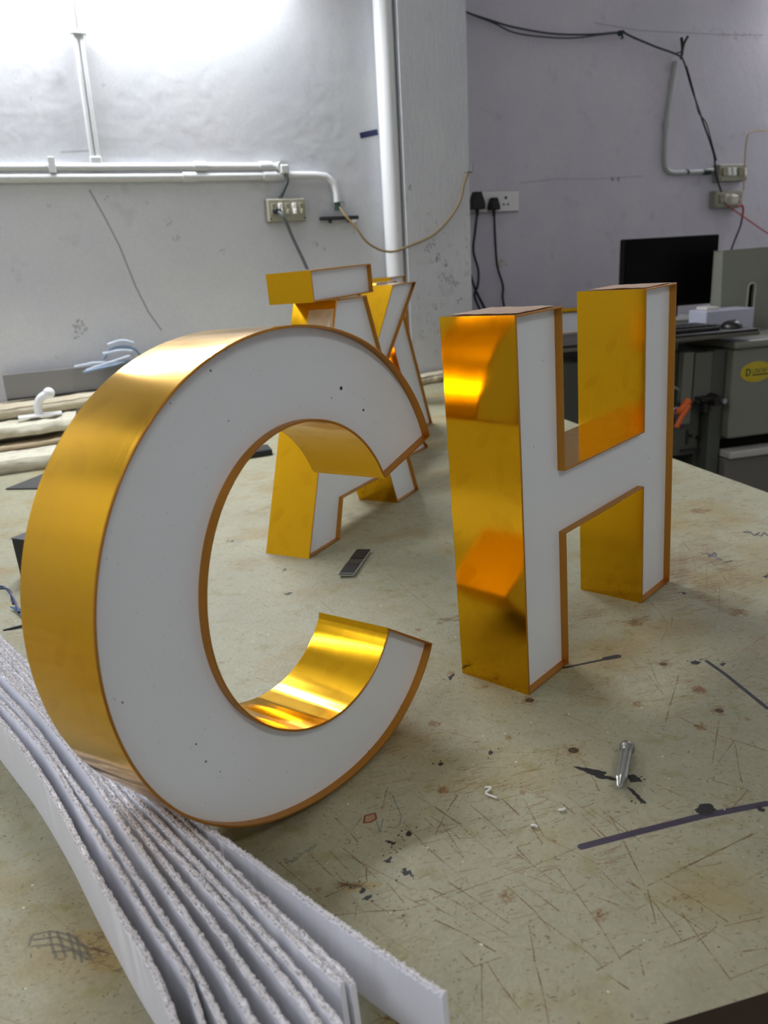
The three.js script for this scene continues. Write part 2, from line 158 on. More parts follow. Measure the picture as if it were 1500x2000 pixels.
// ------------------------------------------------------------------ work table
const F = {"scr":[[1.3,[[0.162,-0.767],[0.21,-0.732],[0.225,-0.719]]],[1.3,[[0.265,-0.812],[0.273,-0.77],[0.274,-0.719]]],[1.3,[[0.304,-0.764],[0.275,-0.71],[0.255,-0.673]]],[1.3,[[0.31,-0.675],[0.275,-0.609]]],[1.3,[[0.309,-0.64],[0.282,-0.611],[0.266,-0.586],[0.29,-0.57],[0.265,-0.548]]],[1.3,[[0.308,-0.636],[0.295,-0.599],[0.287,-0.574]]],[1.3,[[0.275,-0.685],[0.299,-0.65],[0.332,-0.62]]],[1.3,[[0.162,-0.636],[0.166,-0.599],[0.166,-0.554],[0.167,-0.522],[0.168,-0.491]]],[1.3,[[0.217,-0.588],[0.231,-0.571],[0.24,-0.555]]],[1.3,[[0.021,-0.586],[0.041,-0.557],[0.062,-0.521]]],[1.3,[[0.042,-0.598],[0.028,-0.573],[0.018,-0.55]]],[1.3,[[0.099,-0.585],[0.106,-0.537]]],[1.3,[[0.08,-0.588],[0.091,-0.565]]],[1.3,[[0.052,-0.584],[0.077,-0.538]]],[1.3,[[0.129,-0.577],[0.146,-0.541],[0.155,-0.519]]],[1.3,[[0.136,-0.585],[0.153,-0.553]]],[1.3,[[0.143,-0.56],[0.156,-0.526]]],[1.3,[[0.152,-0.565],[0.173,-0.529]]],[1.3,[[0.098,-0.552],[0.103,-0.529]]],[1.3,[[0.082,-0.526],[0.093,-0.5]]],[1.3,[[0.199,-0.488],[0.238,-0.504],[0.269,-0.518]]],[1.3,[[0.16,-0.564],[0.181,-0.519]]],[1.3,[[0.137,-0.629],[0.147,-0.656]]],[1.3,[[0.025,-0.562],[0.036,-0.529],[0.038,-0.52]]],[1.3,[[0.029,-0.546],[0.055,-0.55]]],[1.4,[[0.168,-0.524],[0.168,-0.498],[0.169,-0.471],[0.164,-0.44]]],[1.4,[[0.171,-0.475],[0.208,-0.491],[0.241,-0.506],[0.274,-0.519]]],[1.4,[[0.109,-0.501],[0.117,-0.473],[0.125,-0.443],[0.131,-0.413]]],[1.4,[[0.113,-0.407],[0.13,-0.415],[0.151,-0.425]]],[1.4,[[0.159,-0.481],[0.169,-0.46],[0.176,-0.425]]],[1.4,[[0.185,-0.447],[0.189,-0.422],[0.195,-0.391]]],[1.4,[[0.196,-0.392],[0.224,-0.4]]],[1.4,[[0.086,-0.464],[0.114,-0.476],[0.126,-0.482]]],[1.4,[[0.08,-0.52],[0.091,-0.505],[0.106,-0.483]]],[1.4,[[0.012,-0.487],[0.031,-0.472],[0.046,-0.456],[0.06,-0.442]]],[1.4,[[0.023,-0.497],[0.041,-0.477],[0.062,-0.452]]],[1.4,[[0.01,-0.461],[0.029,-0.447],[0.049,-0.429]]],[1.4,[[0.011,-0.472],[0.023,-0.463]]],[1.4,[[0.077,-0.491],[0.093,-0.469],[0.1,-0.459]]],[1.4,[[0.019,-0.415],[0.038,-0.42],[0.052,-0.424]]],[1.4,[[0.038,-0.42],[0.032,-0.377]]],[1.4,[[0.042,-0.42],[0.05,-0.399],[0.058,-0.383]]],[1.4,[[0.076,-0.449],[0.074,-0.418],[0.074,-0.393],[0.073,-0.372]]],[1.4,[[0.154,-0.417],[0.178,-0.424],[0.195,-0.429]]],[1.4,[[0.184,-0.421],[0.204,-0.433]]],[1.4,[[0.156,-0.481],[0.164,-0.473]]],[1.4,[[0.183,-0.478],[0.2,-0.456],[0.213,-0.436]]],[1.4,[[0.067,-0.487],[0.083,-0.46],[0.09,-0.443]]],[1.4,[[0.141,-0.494],[0.147,-0.478],[0.156,-0.461]]],[1.4,[[0.119,-0.403],[0.129,-0.391]]],[1.4,[[0.144,-0.414],[0.142,-0.4]]],[1.4,[[0.21,-0.433],[0.239,-0.437]]],[1.4,[[0.211,-0.411],[0.229,-0.412]]],[1.4,[[0.022,-0.436],[0.033,-0.419]]],[1.4,[[0.125,-0.472],[0.144,-0.459]]],[1.4,[[0.029,-0.485],[0.065,-0.497],[0.091,-0.505],[0.129,-0.52]]],[1.4,[[0.172,-0.46],[0.183,-0.446],[0.193,-0.431]]],[1.4,[[0.083,-0.456],[0.112,-0.42],[0.118,-0.408]]],[1.2,[[0.006,-0.603],[0.022,-0.582],[0.041,-0.56]]],[1.2,[[-0.008,-0.569],[0.008,-0.54],[0.022,-0.517]]],[1.2,[[-0.059,-0.544],[-0.045,-0.526],[-0.03,-0.504]]],[1.2,[[-0.061,-0.54],[-0.041,-0.523],[-0.022,-0.507],[-0.005,-0.492]]],[1.2,[[-0.07,-0.542],[-0.054,-0.518]]],[1.2,[[-0.09,-0.545],[-0.076,-0.526],[-0.059,-0.503]]],[1.2,[[-0.114,-0.537],[-0.096,-0.516],[-0.074,-0.49]]],[1.2,[[-0.067,-0.583],[-0.054,-0.563],[-0.047,-0.55]]],[1.2,[[-0.044,-0.58],[-0.052,-0.564]]],[1.2,[[-0.064,-0.517],[-0.057,-0.506]]],[1.2,[[-0.072,-0.493],[-0.058,-0.499]]],[1.2,[[-0.066,-0.474],[-0.041,-0.475],[-0.011,-0.473]]],[1.2,[[-0.047,-0.488],[-0.049,-0.467]]],[1.2,[[-0.038,-0.485],[-0.025,-0.473],[-0.01,-0.462]]],[1.2,[[0.008,-0.492],[0.019,-0.484],[0.03,-0.473]]],[1.2,[[-0.004,-0.48],[0.014,-0.483],[0.025,-0.487],[0.032,-0.489]]],[1.2,[[-0.013,-0.488],[-0.0,-0.477]]],[1.2,[[0.0,-0.485],[0.017,-0.468]]],[1.2,[[-0.024,-0.501],[-0.018,-0.491],[-0.012,-0.48]]],[1.2,[[0.043,-0.598],[0.03,-0.579]]],[1.2,[[0.016,-0.574],[0.027,-0.561],[0.038,-0.542]]],[1.2,[[0.037,-0.558],[0.022,-0.551]]],[1.2,[[0.011,-0.571],[0.017,-0.56]]],[1.2,[[0.022,-0.551],[0.036,-0.524]]],[1.2,[[-0.04,-0.519],[-0.04,-0.504]]],[1.2,[[-0.02,-0.619],[-0.026,-0.587]]],[1.1,[[0.46,-1.158],[0.453,-1.099],[0.43,-1.029]]],[1.1,[[0.468,-1.073],[0.463,-1.021],[0.454,-0.975],[0.445,-0.936]]],[1.1,[[0.391,-0.948],[0.436,-0.965],[0.485,-0.991],[0.509,-1.005]]],[1.1,[[0.444,-0.986],[0.408,-0.902]]],[1.1,[[0.338,-0.951],[0.339,-0.909],[0.337,-0.882],[0.315,-0.846]]],[1.1,[[0.371,-0.927],[0.349,-0.903],[0.336,-0.871]]],[1.1,[[0.378,-0.793],[0.406,-0.814],[0.439,-0.839]]],[1.1,[[0.286,-0.814],[0.28,-0.774],[0.275,-0.737],[0.275,-0.707]]],[1.1,[[0.304,-0.766],[0.294,-0.745],[0.273,-0.708]]],[1.1,[[0.457,-1.059],[0.42,-0.969]]],[1.0,[[-0.007,-1.151],[0.019,-1.074],[0.062,-0.967]]],[1.0,[[-0.217,-1.109],[-0.165,-1.028]]],[1.0,[[-0.104,-1.057],[-0.079,-1.003]]],[1.0,[[-0.145,-0.994],[-0.103,-1.0]]]],"blot":[[[0.152,-0.624],[0.164,-0.62],[0.174,-0.615],[0.18,-0.611],[0.176,-0.607],[0.183,-0.603],[0.187,-0.599],[0.182,-0.599],[0.171,-0.603],[0.165,-0.61]],[[0.195,-0.603],[0.202,-0.605],[0.206,-0.598],[0.206,-0.593],[0.196,-0.594]],[[0.19,-0.589],[0.195,-0.584],[0.198,-0.574],[0.2,-0.564],[0.196,-0.566],[0.194,-0.576]],[[0.236,-0.551],[0.244,-0.558],[0.252,-0.557],[0.253,-0.549],[0.245,-0.543],[0.238,-0.545]],[[-0.007,-0.555],[-0.004,-0.558],[-0.001,-0.555],[-0.003,-0.551],[-0.006,-0.552]],[[-0.025,-0.548],[-0.02,-0.548],[-0.018,-0.546],[-0.015,-0.546],[-0.016,-0.543],[-0.02,-0.542],[-0.019,-0.544]],[[-0.027,-0.525],[-0.023,-0.527],[-0.02,-0.53],[-0.019,-0.528],[-0.021,-0.525],[-0.018,-0.523],[-0.022,-0.523]],[[-0.014,-0.512],[-0.011,-0.512],[-0.012,-0.515],[-0.009,-0.516],[-0.008,-0.512],[-0.005,-0.512],[-0.003,-0.505],[-0.003,-0.502],[-0.006,-0.509],[-0.009,-0.507]],[[-0.046,-0.495],[-0.044,-0.499],[-0.041,-0.497],[-0.042,-0.493],[-0.045,-0.493]],[[-0.044,-0.486],[-0.041,-0.49],[-0.036,-0.491],[-0.036,-0.489],[-0.039,-0.486],[-0.042,-0.487]],[[-0.014,-0.469],[-0.011,-0.469],[-0.013,-0.467]],[[0.327,-0.791],[0.334,-0.792],[0.338,-0.787],[0.332,-0.783],[0.327,-0.786]],[[0.356,-0.78],[0.362,-0.783],[0.363,-0.78],[0.357,-0.775]],[[0.079,-0.658],[0.082,-0.66],[0.084,-0.657],[0.081,-0.653],[0.079,-0.654]],[[0.029,-0.646],[0.032,-0.649],[0.035,-0.645],[0.031,-0.643]],[[0.285,-0.548],[0.29,-0.549],[0.292,-0.544],[0.289,-0.541],[0.286,-0.543]],[[0.386,-0.97],[0.391,-0.973],[0.393,-0.968],[0.388,-0.965]],[[0.509,-0.998],[0.52,-1.005],[0.513,-0.992]],[[-0.169,-1.187],[-0.167,-1.198],[-0.164,-1.193],[-0.166,-1.183]],[[-0.159,-1.09],[-0.151,-1.097],[-0.145,-1.092],[-0.153,-1.085]],[[-0.288,-1.359],[-0.283,-1.361],[-0.283,-1.354]],[[-0.28,-1.357],[-0.276,-1.361],[-0.273,-1.353],[-0.277,-1.35]],[[0.056,-0.806],[0.064,-0.813],[0.06,-0.803],[0.057,-0.798]]],"mark":[[7.5,0,[[0.133,-0.521],[0.179,-0.531],[0.238,-0.543],[0.297,-0.551]]],[4.0,1,[[0.188,-0.803],[0.22,-0.81],[0.254,-0.817]]],[9,1,[[0.239,-0.815],[0.254,-0.818]]],[5,2,[[0.345,-0.789],[0.352,-0.76],[0.364,-0.687]]],[3,2,[[0.483,-1.058],[0.495,-1.062]]],[3,2,[[0.561,-1.168],[0.569,-1.173],[0.572,-1.165],[0.565,-1.164],[0.562,-1.168]]],[2.5,2,[[0.571,-1.162],[0.57,-1.15],[0.584,-1.162],[0.575,-1.157],[0.578,-1.146],[0.59,-1.16],[0.588,-1.145]]],[2.5,3,[[0.466,-1.096],[0.475,-1.096],[0.472,-1.083],[0.486,-1.099],[0.483,-1.086],[0.475,-1.091],[0.484,-1.069],[0.476,-1.071]]]],"screw":[[0.136,-0.742,0.0065],[0.159,-0.648,0.007],[0.297,-0.791,0.0062],[0.317,-0.691,0.0059]],"brown":[[0.243,-0.716,0.0062],[0.315,-0.732,0.0089],[0.337,-0.673,0.0033],[0.1,-0.594,0.0035],[0.03,-0.607,0.006],[0.263,-0.553,0.0027],[0.103,-0.678,0.0043],[0.094,-0.778,0.0044],[0.287,-0.668,0.0083],[0.113,-0.53,0.0025],[0.03,-0.607,0.0057],[-0.078,-0.501,0.0032],[-0.073,-0.484,0.0019],[0.065,-0.477,0.0066],[0.128,-0.452,0.0062],[0.185,-0.46,0.0025],[0.192,-0.45,0.0021],[0.031,-0.933,0.0052],[0.06,-0.814,0.005],[0.032,-0.714,0.0074],[0.301,-0.897,0.0098],[0.312,-0.732,0.0082],[0.541,-1.288,0.0197],[0.431,-0.901,0.0144]],"smear":[[[[-0.06,-0.505],[-0.048,-0.505],[-0.029,-0.504],[-0.028,-0.499],[-0.033,-0.497],[-0.047,-0.495],[-0.056,-0.494]],0.45],[[[0.056,-0.96],[0.087,-0.965],[0.085,-0.949],[0.057,-0.944]],0.35],[[[0.286,-0.904],[0.303,-0.911],[0.325,-0.912],[0.318,-0.902],[0.296,-0.887],[0.283,-0.889]],0.35],[[[0.45,-1.148],[0.504,-1.171],[0.525,-1.122],[0.481,-1.092],[0.438,-1.037],[0.408,-1.034]],0.3],[[[0.398,-0.983],[0.435,-0.984],[0.465,-0.936],[0.431,-0.893],[0.414,-0.901],[0.4,-0.942]],0.4],[[[-0.264,-0.483],[-0.238,-0.48],[-0.217,-0.454],[-0.22,-0.441],[-0.237,-0.445],[-0.25,-0.467]],0.4],[[[-0.032,-0.387],[-0.012,-0.39],[-0.003,-0.38],[-0.01,-0.377],[-0.03,-0.379]],0.5]],"redbox":[[-0.042,-0.573],[-0.041,-0.582],[-0.032,-0.584],[-0.031,-0.577],[-0.036,-0.573]],"scrib":[[[[-0.108,-0.538],[-0.106,-0.534],[-0.105,-0.532],[-0.104,-0.535],[-0.106,-0.538],[-0.108,-0.538]]],[[[-0.104,-0.534],[-0.102,-0.536],[-0.101,-0.533],[-0.099,-0.537],[-0.098,-0.535],[-0.096,-0.539],[-0.094,-0.54],[-0.095,-0.543],[-0.092,-0.542],[-0.089,-0.546],[-0.087,-0.544],[-0.087,-0.549],[-0.085,-0.547],[-0.082,-0.553]]],[[[-0.016,-0.607],[-0.013,-0.593],[-0.009,-0.578],[-0.011,-0.567],[-0.015,-0.563],[-0.022,-0.565]]],[[[-0.031,-0.574],[-0.028,-0.559],[-0.027,-0.566],[-0.025,-0.576]]]],"tread":[[[-0.292,-0.472],[-0.293,-0.482],[-0.28,-0.484],[-0.262,-0.478],[-0.249,-0.467],[-0.24,-0.455]],[[-0.281,-0.483],[-0.274,-0.47],[-0.267,-0.459]],[[-0.275,-0.483],[-0.266,-0.469],[-0.26,-0.459]],[[-0.266,-0.481],[-0.257,-0.466],[-0.252,-0.456]],[[-0.258,-0.476],[-0.251,-0.463],[-0.246,-0.453]],[[-0.29,-0.477],[-0.273,-0.478],[-0.25,-0.467]],[[-0.289,-0.471],[-0.271,-0.471],[-0.244,-0.459]],[[-0.271,-0.464],[-0.257,-0.464],[-0.243,-0.455]]]};
const onWall = (s, o) => { const q = inFrame(WALL, s, 0, o); return [q.x, q.z]; };
const TBL = [[0.882, -0.519], onWall(0.02, 0.004), onWall(-0.128, 0.004), onWall(-0.128, WL + 0.004), onWall(-2.2, WL + 0.004), [-1.71, 0.02]];
const WORN = [[0.42, -1.08, 0.09, 0.07, 900], [0.46, -1.03, 0.1, 0.06, 900], [0.4, -0.95, 0.07, 0.05, 500], [0.36, -1.02, 0.06, 0.05, 500], [0.53, -1.17, 0.1, 0.08, 700], [0.25, -0.93, 0.07, 0.04, 300], [-0.2, -1.9, 0.5, 0.3, 500], [0.05, -0.62, 0.1, 0.08, 250], [0.3, -0.75, 0.12, 0.08, 350], [-0.3, -1.5, 0.4, 0.25, 400], [0.15, -0.5, 0.2, 0.08, 300]];
const specks = []; for (let i = 0; i < 42000; i++) specks.push([rr(-0.9, 1), rr(-1.75, -0.28), rnd() < 0.85 ? rr(0.0004, 0.0014) : rr(0.0014, 0.0032), rr(0.00025, 0.0006), rr(-0.6, 0.6) + (rnd() < 0.3 ? 1.6 : 0), rnd()]);
for (let i = 0; i < 7000; i++) specks.push([rr(-2, 0.9), rr(-3.2, -1.2), rr(0.001, 0.005), rr(0.0005, 0.0013), rr(-0.5, 0.5), rnd()]);
const extraScr = []; for (let i = 0; i < 800; i++) { const x = rr(-0.75, 0.85), z = rr(-1.6, -0.3), a = rnd() < 0.7 ? rr(0.55, 1.05) : rr(-0.7, 0.5), l = rr(0.012, 0.07); extraScr.push([rr(0.35, 0.8), [[x, z], [x + l * 0.5 * Math.cos(a) + rr(-0.002, 0.002), z + l * 0.5 * Math.sin(a)], [x + l * Math.cos(a), z + l * Math.sin(a)]], rr(0.25, 0.6)]); }
const worn = []; for (const [cx, cz, rx, rz, n] of WORN) for (let i = 0; i < n; i++) { const a = rr(0, 6.28), d = Math.pow(rnd(), 0.7); const x = cx + rx * d * Math.cos(a), z = cz + rz * d * Math.sin(a); if (fbm(x * 40, z * 40 + 12, 3) < 0.4) continue; worn.push([x, z, rr(0.004, 0.018), -0.25 + rr(-0.25, 0.25), rr(0.12, 0.4)]); }
const grime = []; for (let i = 0; i < 90; i++) grime.push([rr(-1.4, 0.85), rr(-2.4, -0.3), rr(0.008, 0.05), rnd()]);
const crumbsPaint = []; for (let i = 0; i < 500; i++) crumbsPaint.push([rr(-0.7, 0.8), rr(-1.6, -0.3), rr(0.0004, 0.0013)]);
function brokenScratch(g, p, w) { // a scratch of changing width and depth, with gaps
  for (let i = 0; i + 1 < p.length; i++) { const [x0, z0] = p[i], [x1, z1] = p[i + 1], l = Math.hypot(x1 - x0, z1 - z0), n = Math.max(2, Math.round(l / 0.004)); for (let k = 0; k < n; k++) { const a = k / n, b = (k + 1) / n, q = vn(x0 * 311 + k * 0.37 + i * 5, z0 * 177); if (q < 0.2) continue; const j = 0.0005 * (vn(k * 0.5 + x0 * 99, 7) - 0.5); stroke(g, [[x0 + (x1 - x0) * a + j, z0 + (z1 - z0) * a], [x0 + (x1 - x0) * b + j, z0 + (z1 - z0) * b]], w * (0.00028 + 0.0006 * q * q), `rgba(${110 - 24 * q},${86 - 20 * q},${46 - 12 * q},${0.4 + 0.42 * q})`); } }
}
function tableTexture(x0, x1, z0, z1, W) {
  const H = Math.round(W * (z1 - z0) / (x1 - x0)), px = W / (x1 - x0);
  return canvasTex(W, H, (g) => {
    const im = g.createImageData(W, H), d = im.data;
    for (let j = 0; j < H; j++) for (let i = 0; i < W; i++) {
      const x = x0 + (i + 0.5) / px, z = z0 + (j + 0.5) / px, k = 4 * (j * W + i);
      const a = fbm(x * 5 + 11, z * 5 + 4, 3) - 0.44, b = fbm(x * 34, z * 34 + 8, 3) - 0.44, c = vn(x * 900, z * 900) - 0.5, e = vn(x * 320 + 40, z * 320) - 0.5;
      const st = fbm(x * 9 + 31, z * 13 + 2, 4), tan = Math.min(1, Math.max(0, (st - 0.5) * 4)), dirt = Math.max(0, fbm(x * 60 + 9, z * 75, 3) - 0.56) * 2.2;
      const q = 1 + 0.1 * a + 0.07 * b + 0.05 * c + 0.05 * e - dirt * 0.2;
      const grain = Math.max(0, fbm(x * 150 + 3, z * 210, 2) - 0.5) * 1.5; d[k] = (152 - 6 * tan - 60 * grain * tan) * q; d[k + 1] = (149 - 16 * tan - 72 * grain * tan) * q; d[k + 2] = (123 - 28 * tan - 32 * dirt - 70 * grain * tan) * q; d[k + 3] = 255;
    }
    g.putImageData(im, 0, 0);
    g.setTransform(px, 0, 0, px, -x0 * px, -z0 * px);
    for (const [x, z, r, q] of grime) smudge(g, x, z, r, q < 0.6 ? 'rgba(120,92,52,0.055)' : 'rgba(70,64,54,0.06)', 22);
    for (const [p, al] of F.smear) { const cx = p.reduce((s, q) => s + q[0], 0) / p.length, cz = p.reduce((s, q) => s + q[1], 0) / p.length; g.fillStyle = al >= 0.4 && cx < 0.2 && cz > -0.5 ? `rgba(150,120,44,${al * 0.8})` : `rgba(112,84,44,${al * 0.5})`; g.beginPath(); p.forEach(([x, z], i) => (i ? g.lineTo(x, z) : g.moveTo(x, z))); g.closePath(); g.fill(); for (let i = 0; i < 70; i++) { const q = p[(i * 7) % p.length], t = rnd(); stroke(g, [[cx + (q[0] - cx) * t, cz + (q[1] - cz) * t], [cx + (q[0] - cx) * t + rr(-0.008, 0.008), cz + (q[1] - cz) * t + rr(-0.004, 0.004)]], 0.0012, 'rgba(84,60,30,0.3)'); } }
    for (const [x, z, r] of F.brown) { smudge(g, x, z, r * 0.9, 'rgba(112,76,34,0.24)', 34); smudge(g, x, z, r * 0.5, 'rgba(84,52,22,0.32)', 16); }
    for (const [x, z, l, a, al] of worn) { if (x < x0 - 0.03 || x > x1 + 0.03 || z < z0 - 0.03 || z > z1 + 0.03) continue; stroke(g, [[x, z], [x + l * Math.cos(a), z + l * Math.sin(a)]], 0.0011, `rgba(104,76,40,${al})`); }
    for (const [x, z, l, w, a, q] of specks) { if (x < x0 - 0.02 || x > x1 + 0.02 || z < z0 - 0.02 || z > z1 + 0.02) continue; g.fillStyle = q < 0.55 ? `rgba(104,78,42,${0.4 + 0.4 * q})` : q < 0.94 ? 'rgba(84,64,40,0.6)' : 'rgba(40,36,30,0.6)'; g.save(); g.translate(x, z); g.rotate(a); g.beginPath(); g.ellipse(0, 0, l, w, 0, 0, 6.28); g.fill(); g.restore(); }
    for (const [w, p, al] of extraScr) stroke(g, p, w * 0.001, `rgba(112,84,44,${al * 0.85})`);
    for (const [w, p] of F.scr) { brokenScratch(g, p, w); for (let i = 0; i + 1 < p.length; i++) for (let n = 0; n < 5; n++) { const t = rnd(), x = p[i][0] + (p[i + 1][0] - p[i][0]) * t, z = p[i][1] + (p[i + 1][1] - p[i][1]) * t; g.fillStyle = 'rgba(96,66,30,0.5)'; g.beginPath(); g.ellipse(x, z, rr(0.0004, 0.0012), rr(0.0003, 0.0006), rr(0, 3), 0, 6.28); g.fill(); } }
    for (const p of F.tread) stroke(g, p, 0.0022, 'rgba(78,72,58,0.55)');
    for (const [p] of F.scrib) stroke(g, p, 0.0006, 'rgba(44,60,84,0.65)');
    const MC = ['rgba(44,36,58,0.93)', 'rgba(17,17,20,0.97)', 'rgba(30,32,44,0.92)', 'rgba(44,42,86,0.75)'];
    for (const [w, c, p] of F.mark) { stroke(g, p, w * 0.00088, MC[c]); }
    for (const p of F.blot) { g.fillStyle = 'rgba(11,9,8,0.98)'; g.beginPath(); p.forEach(([x, z], i) => { const m = p[(i + 1) % p.length]; if (!i) g.moveTo(x, z); for (let k = 1; k <= 5; k++) { const t = k / 5, j = k < 5 ? 0.0007 : 0; g.lineTo(x + (m[0] - x) * t + rr(-j, j), z + (m[1] - z) * t + rr(-j, j)); } }); g.closePath(); g.fill(); const cx = p.reduce((s, q) => s + q[0], 0) / p.length, cz = p.reduce((s, q) => s + q[1], 0) / p.length; for (let i = 0; i < 3; i++) { const a = rr(0, 6.28), r = rr(0.004, 0.011); g.beginPath(); g.ellipse(cx + r * Math.cos(a), cz + r * Math.sin(a), rr(0.0005, 0.0013), rr(0.0004, 0.0009), a, 0, 6.28); g.fill(); } }
    for (const [x, z, r] of F.screw) { smudge(g, x, z, r * 1.5, 'rgba(110,78,38,0.2)', 26); g.fillStyle = 'rgba(66,42,22,0.9)'; g.beginPath(); g.ellipse(x, z, r * 0.72, r * 0.66, 0, 0, 6.28); g.fill(); smudge(g, x, z, r * 0.5, 'rgba(26,18,12,0.5)', 10); smudge(g, x - r * 0.1, z, r * 0.3, 'rgba(150,112,74,0.5)', 5); }
    g.fillStyle = 'rgba(150,90,40,0.45)'; g.beginPath(); F.redbox.forEach(([x, z], i) => (i ? g.lineTo(x, z) : g.moveTo(x, z))); g.closePath(); g.fill(); stroke(g, [...F.redbox, F.redbox[0]], 0.0016, 'rgba(104,40,14,0.9)');
    for (const [x, z, r] of crumbsPaint) { g.fillStyle = 'rgba(232,230,220,0.85)'; g.beginPath(); g.ellipse(x, z, r, r * 0.6, x * 90, 0, 6.28); g.fill(); }
  });
}
function clip(poly, x0, x1, z0, z1) {
  const cut = (P, ax, v, keep) => { const out = []; P.forEach((a, i) => { const b = P[(i + 1) % P.length], ka = keep * (a[ax] - v) >= 0, kb = keep * (b[ax] - v) >= 0; if (ka) out.push(a); if (ka !== kb) { const t = (v - a[ax]) / (b[ax] - a[ax]); out.push([a[0] + (b[0] - a[0]) * t, a[1] + (b[1] - a[1]) * t]); } }); return out; };
  return cut(cut(cut(cut(poly, 0, x0, 1), 0, x1, -1), 1, z0, 1), 1, z1, -1);
}
const shapeOf = (pts, holes = []) => { const s = new THREE.Shape(pts.map(([x, y]) => new THREE.Vector2(x, y))); for (const h of holes) s.holes.push(new THREE.Path(h.map(([x, y]) => new THREE.Vector2(x, y)))); return s; };
{
  const table = thing('work_table', 'large scratched pale green wooden work table under the gold letters', 'table');
  table.position.set(0, 0, 0);
  const woodBump = dataTex(512, 512, (i, j) => 0.6 * tvn(i / 4, j / 4, 128) + 0.4 * tvn(i / 20, j / 20, 26)); woodBump.repeat.set(3, 3);
  for (const [x0, x1, z0, z1, W] of [[-0.8, 0.1, -1.2, -0.3, 2048], [0.1, 1.0, -1.2, -0.3, 2048], [-2.0, 1.0, -3.2, -1.2, 2048], [-2.0, -0.8, -1.2, 0.1, 1024], [-0.8, 1.0, -0.3, 0.1, 512]]) {
    const poly = clip(TBL, x0, x1, z0, z1); if (poly.length < 3) continue;
    const g = new THREE.ShapeGeometry(shapeOf(poly.map(([x, z]) => [x, -z]))); g.rotateX(-Math.PI / 2); g.translate(0, TY, 0);
    const p = g.attributes.position, uv = g.attributes.uv; for (let i = 0; i < p.count; i++) uv.setXY(i, (p.getX(i) - x0) / (x1 - x0), 1 - (p.getZ(i) - z0) / (z1 - z0));
    part('top_surface', g, new THREE.MeshPhysicalMaterial({ map: tableTexture(x0, x1, z0, z1, W), roughness: 0.62, bumpMap: woodBump, bumpScale: 0.0005 }), table);
  }
  const slab = new THREE.ExtrudeGeometry(shapeOf(TBL.map(([x, z]) => [x, -z])), { depth: 0.028, bevelEnabled: false }); slab.rotateX(-Math.PI / 2); slab.translate(0, TY - 0.0285, 0);
  part('top_board', slab, std(0x3a2c1e, 0.75), table);
  const inset = [TBL[0], TBL[1], TBL[4], TBL[5]].map(([x, z]) => [x * 0.93 - 0.04, (z + 1.5) * 0.93 - 1.5]);
  const apr = new THREE.ExtrudeGeometry(shapeOf(inset.map(([x, z]) => [x, -z])), { depth: 0.08, bevelEnabled: false }); apr.rotateX(-Math.PI / 2); apr.translate(0, TY - 0.11, 0);
  part('apron', apr, std(0x2b2119, 0.8), table);
  for (const [x, z] of inset) part('leg', bx(0.07, TY - 0.11, 0.07, x * 0.94 - 0.03, (TY - 0.11) / 2, (z + 1.5) * 0.94 - 1.5, 0.006), std(0x33281d, 0.8), table);
}

// ------------------------------------------------------------------ gold channel letters
const streak = dataTex(256, 512, (i, j) => 0.5 + 0.12 * (tvn(i / 16, j / 1.0, 512) - 0.5) + 0.2 * (tvn(i / 32, j / 64, 8) - 0.5));
const goldRough = streak.clone(); goldRough.repeat.set(4, 2); goldRough.needsUpdate = true;
const wave = dataTex(256, 256, (i, j) => tvn(i / 32, j / 64, 8));
wave.repeat.set(3, 3);
const goldMap = canvasTex(512, 512, (g, w, h) => {
  g.fillStyle = '#fff'; g.fillRect(0, 0, w, h);
  for (let i = 0; i < 900; i++) { g.strokeStyle = `rgba(255,${rr(225, 255) | 0},${rr(170, 235) | 0},${rr(0.1, 0.4)})`; g.lineWidth = rr(0.3, 0.9); const x = rr(0, w), y = rr(0, h), l = rr(4, 60); g.beginPath(); g.moveTo(x, y); g.lineTo(x + l, y + rr(-3, 3)); g.stroke(); }
  for (let i = 0; i < 70; i++) { g.fillStyle = `rgba(190,170,140,${rr(0.04, 0.12)})`; g.beginPath(); g.ellipse(rr(0, w), rr(0, h), rr(4, 30), rr(3, 14), rr(0, 3), 0, 6.28); g.fill(); }
}); goldMap.wrapS = goldMap.wrapT = THREE.RepeatWrapping; goldMap.repeat.set(3, 3);
const gold = new THREE.MeshPhysicalMaterial({ color: 0xe2ab1e, metalness: 1, roughness: 0.27, roughnessMap: goldRough, map: goldMap, bumpMap: wave, bumpScale: 0.00022 });
const goldRim = new THREE.MeshPhysicalMaterial({ color: 0xc48a3c, metalness: 1, roughness: 0.42 });
const acrylicMap = canvasTex(1024, 1024, (g, w, h) => {
  g.fillStyle = '#e7ecf0'; g.fillRect(0, 0, w, h);
  for (let i = 0; i < 1500; i++) { g.fillStyle = `rgba(70,72,76,${rr(0.1, 0.5)})`; const r = rr(0.3, 1.0); g.beginPath(); g.ellipse(rr(0, w), rr(0, h), r, r * rr(0.5, 1), 0, 0, 6.28); g.fill(); }
  for (let i = 0; i < 24; i++) { g.fillStyle = 'rgba(34,34,36,0.75)'; g.beginPath(); g.ellipse(rr(0, w), rr(0, h), rr(0.8, 2), rr(0.8, 1.4), rr(0, 3), 0, 6.28); g.fill(); }
  for (let i = 0; i < 30; i++) { g.strokeStyle = 'rgba(120,124,128,0.25)'; g.lineWidth = 0.8; const x = rr(0, w), y = rr(0, h); g.beginPath(); g.moveTo(x, y); g.lineTo(x + rr(-14, 14), y + rr(-14, 14)); g.stroke(); }
}); acrylicMap.wrapS = acrylicMap.wrapT = THREE.RepeatWrapping; acrylicMap.repeat.set(2, 2);
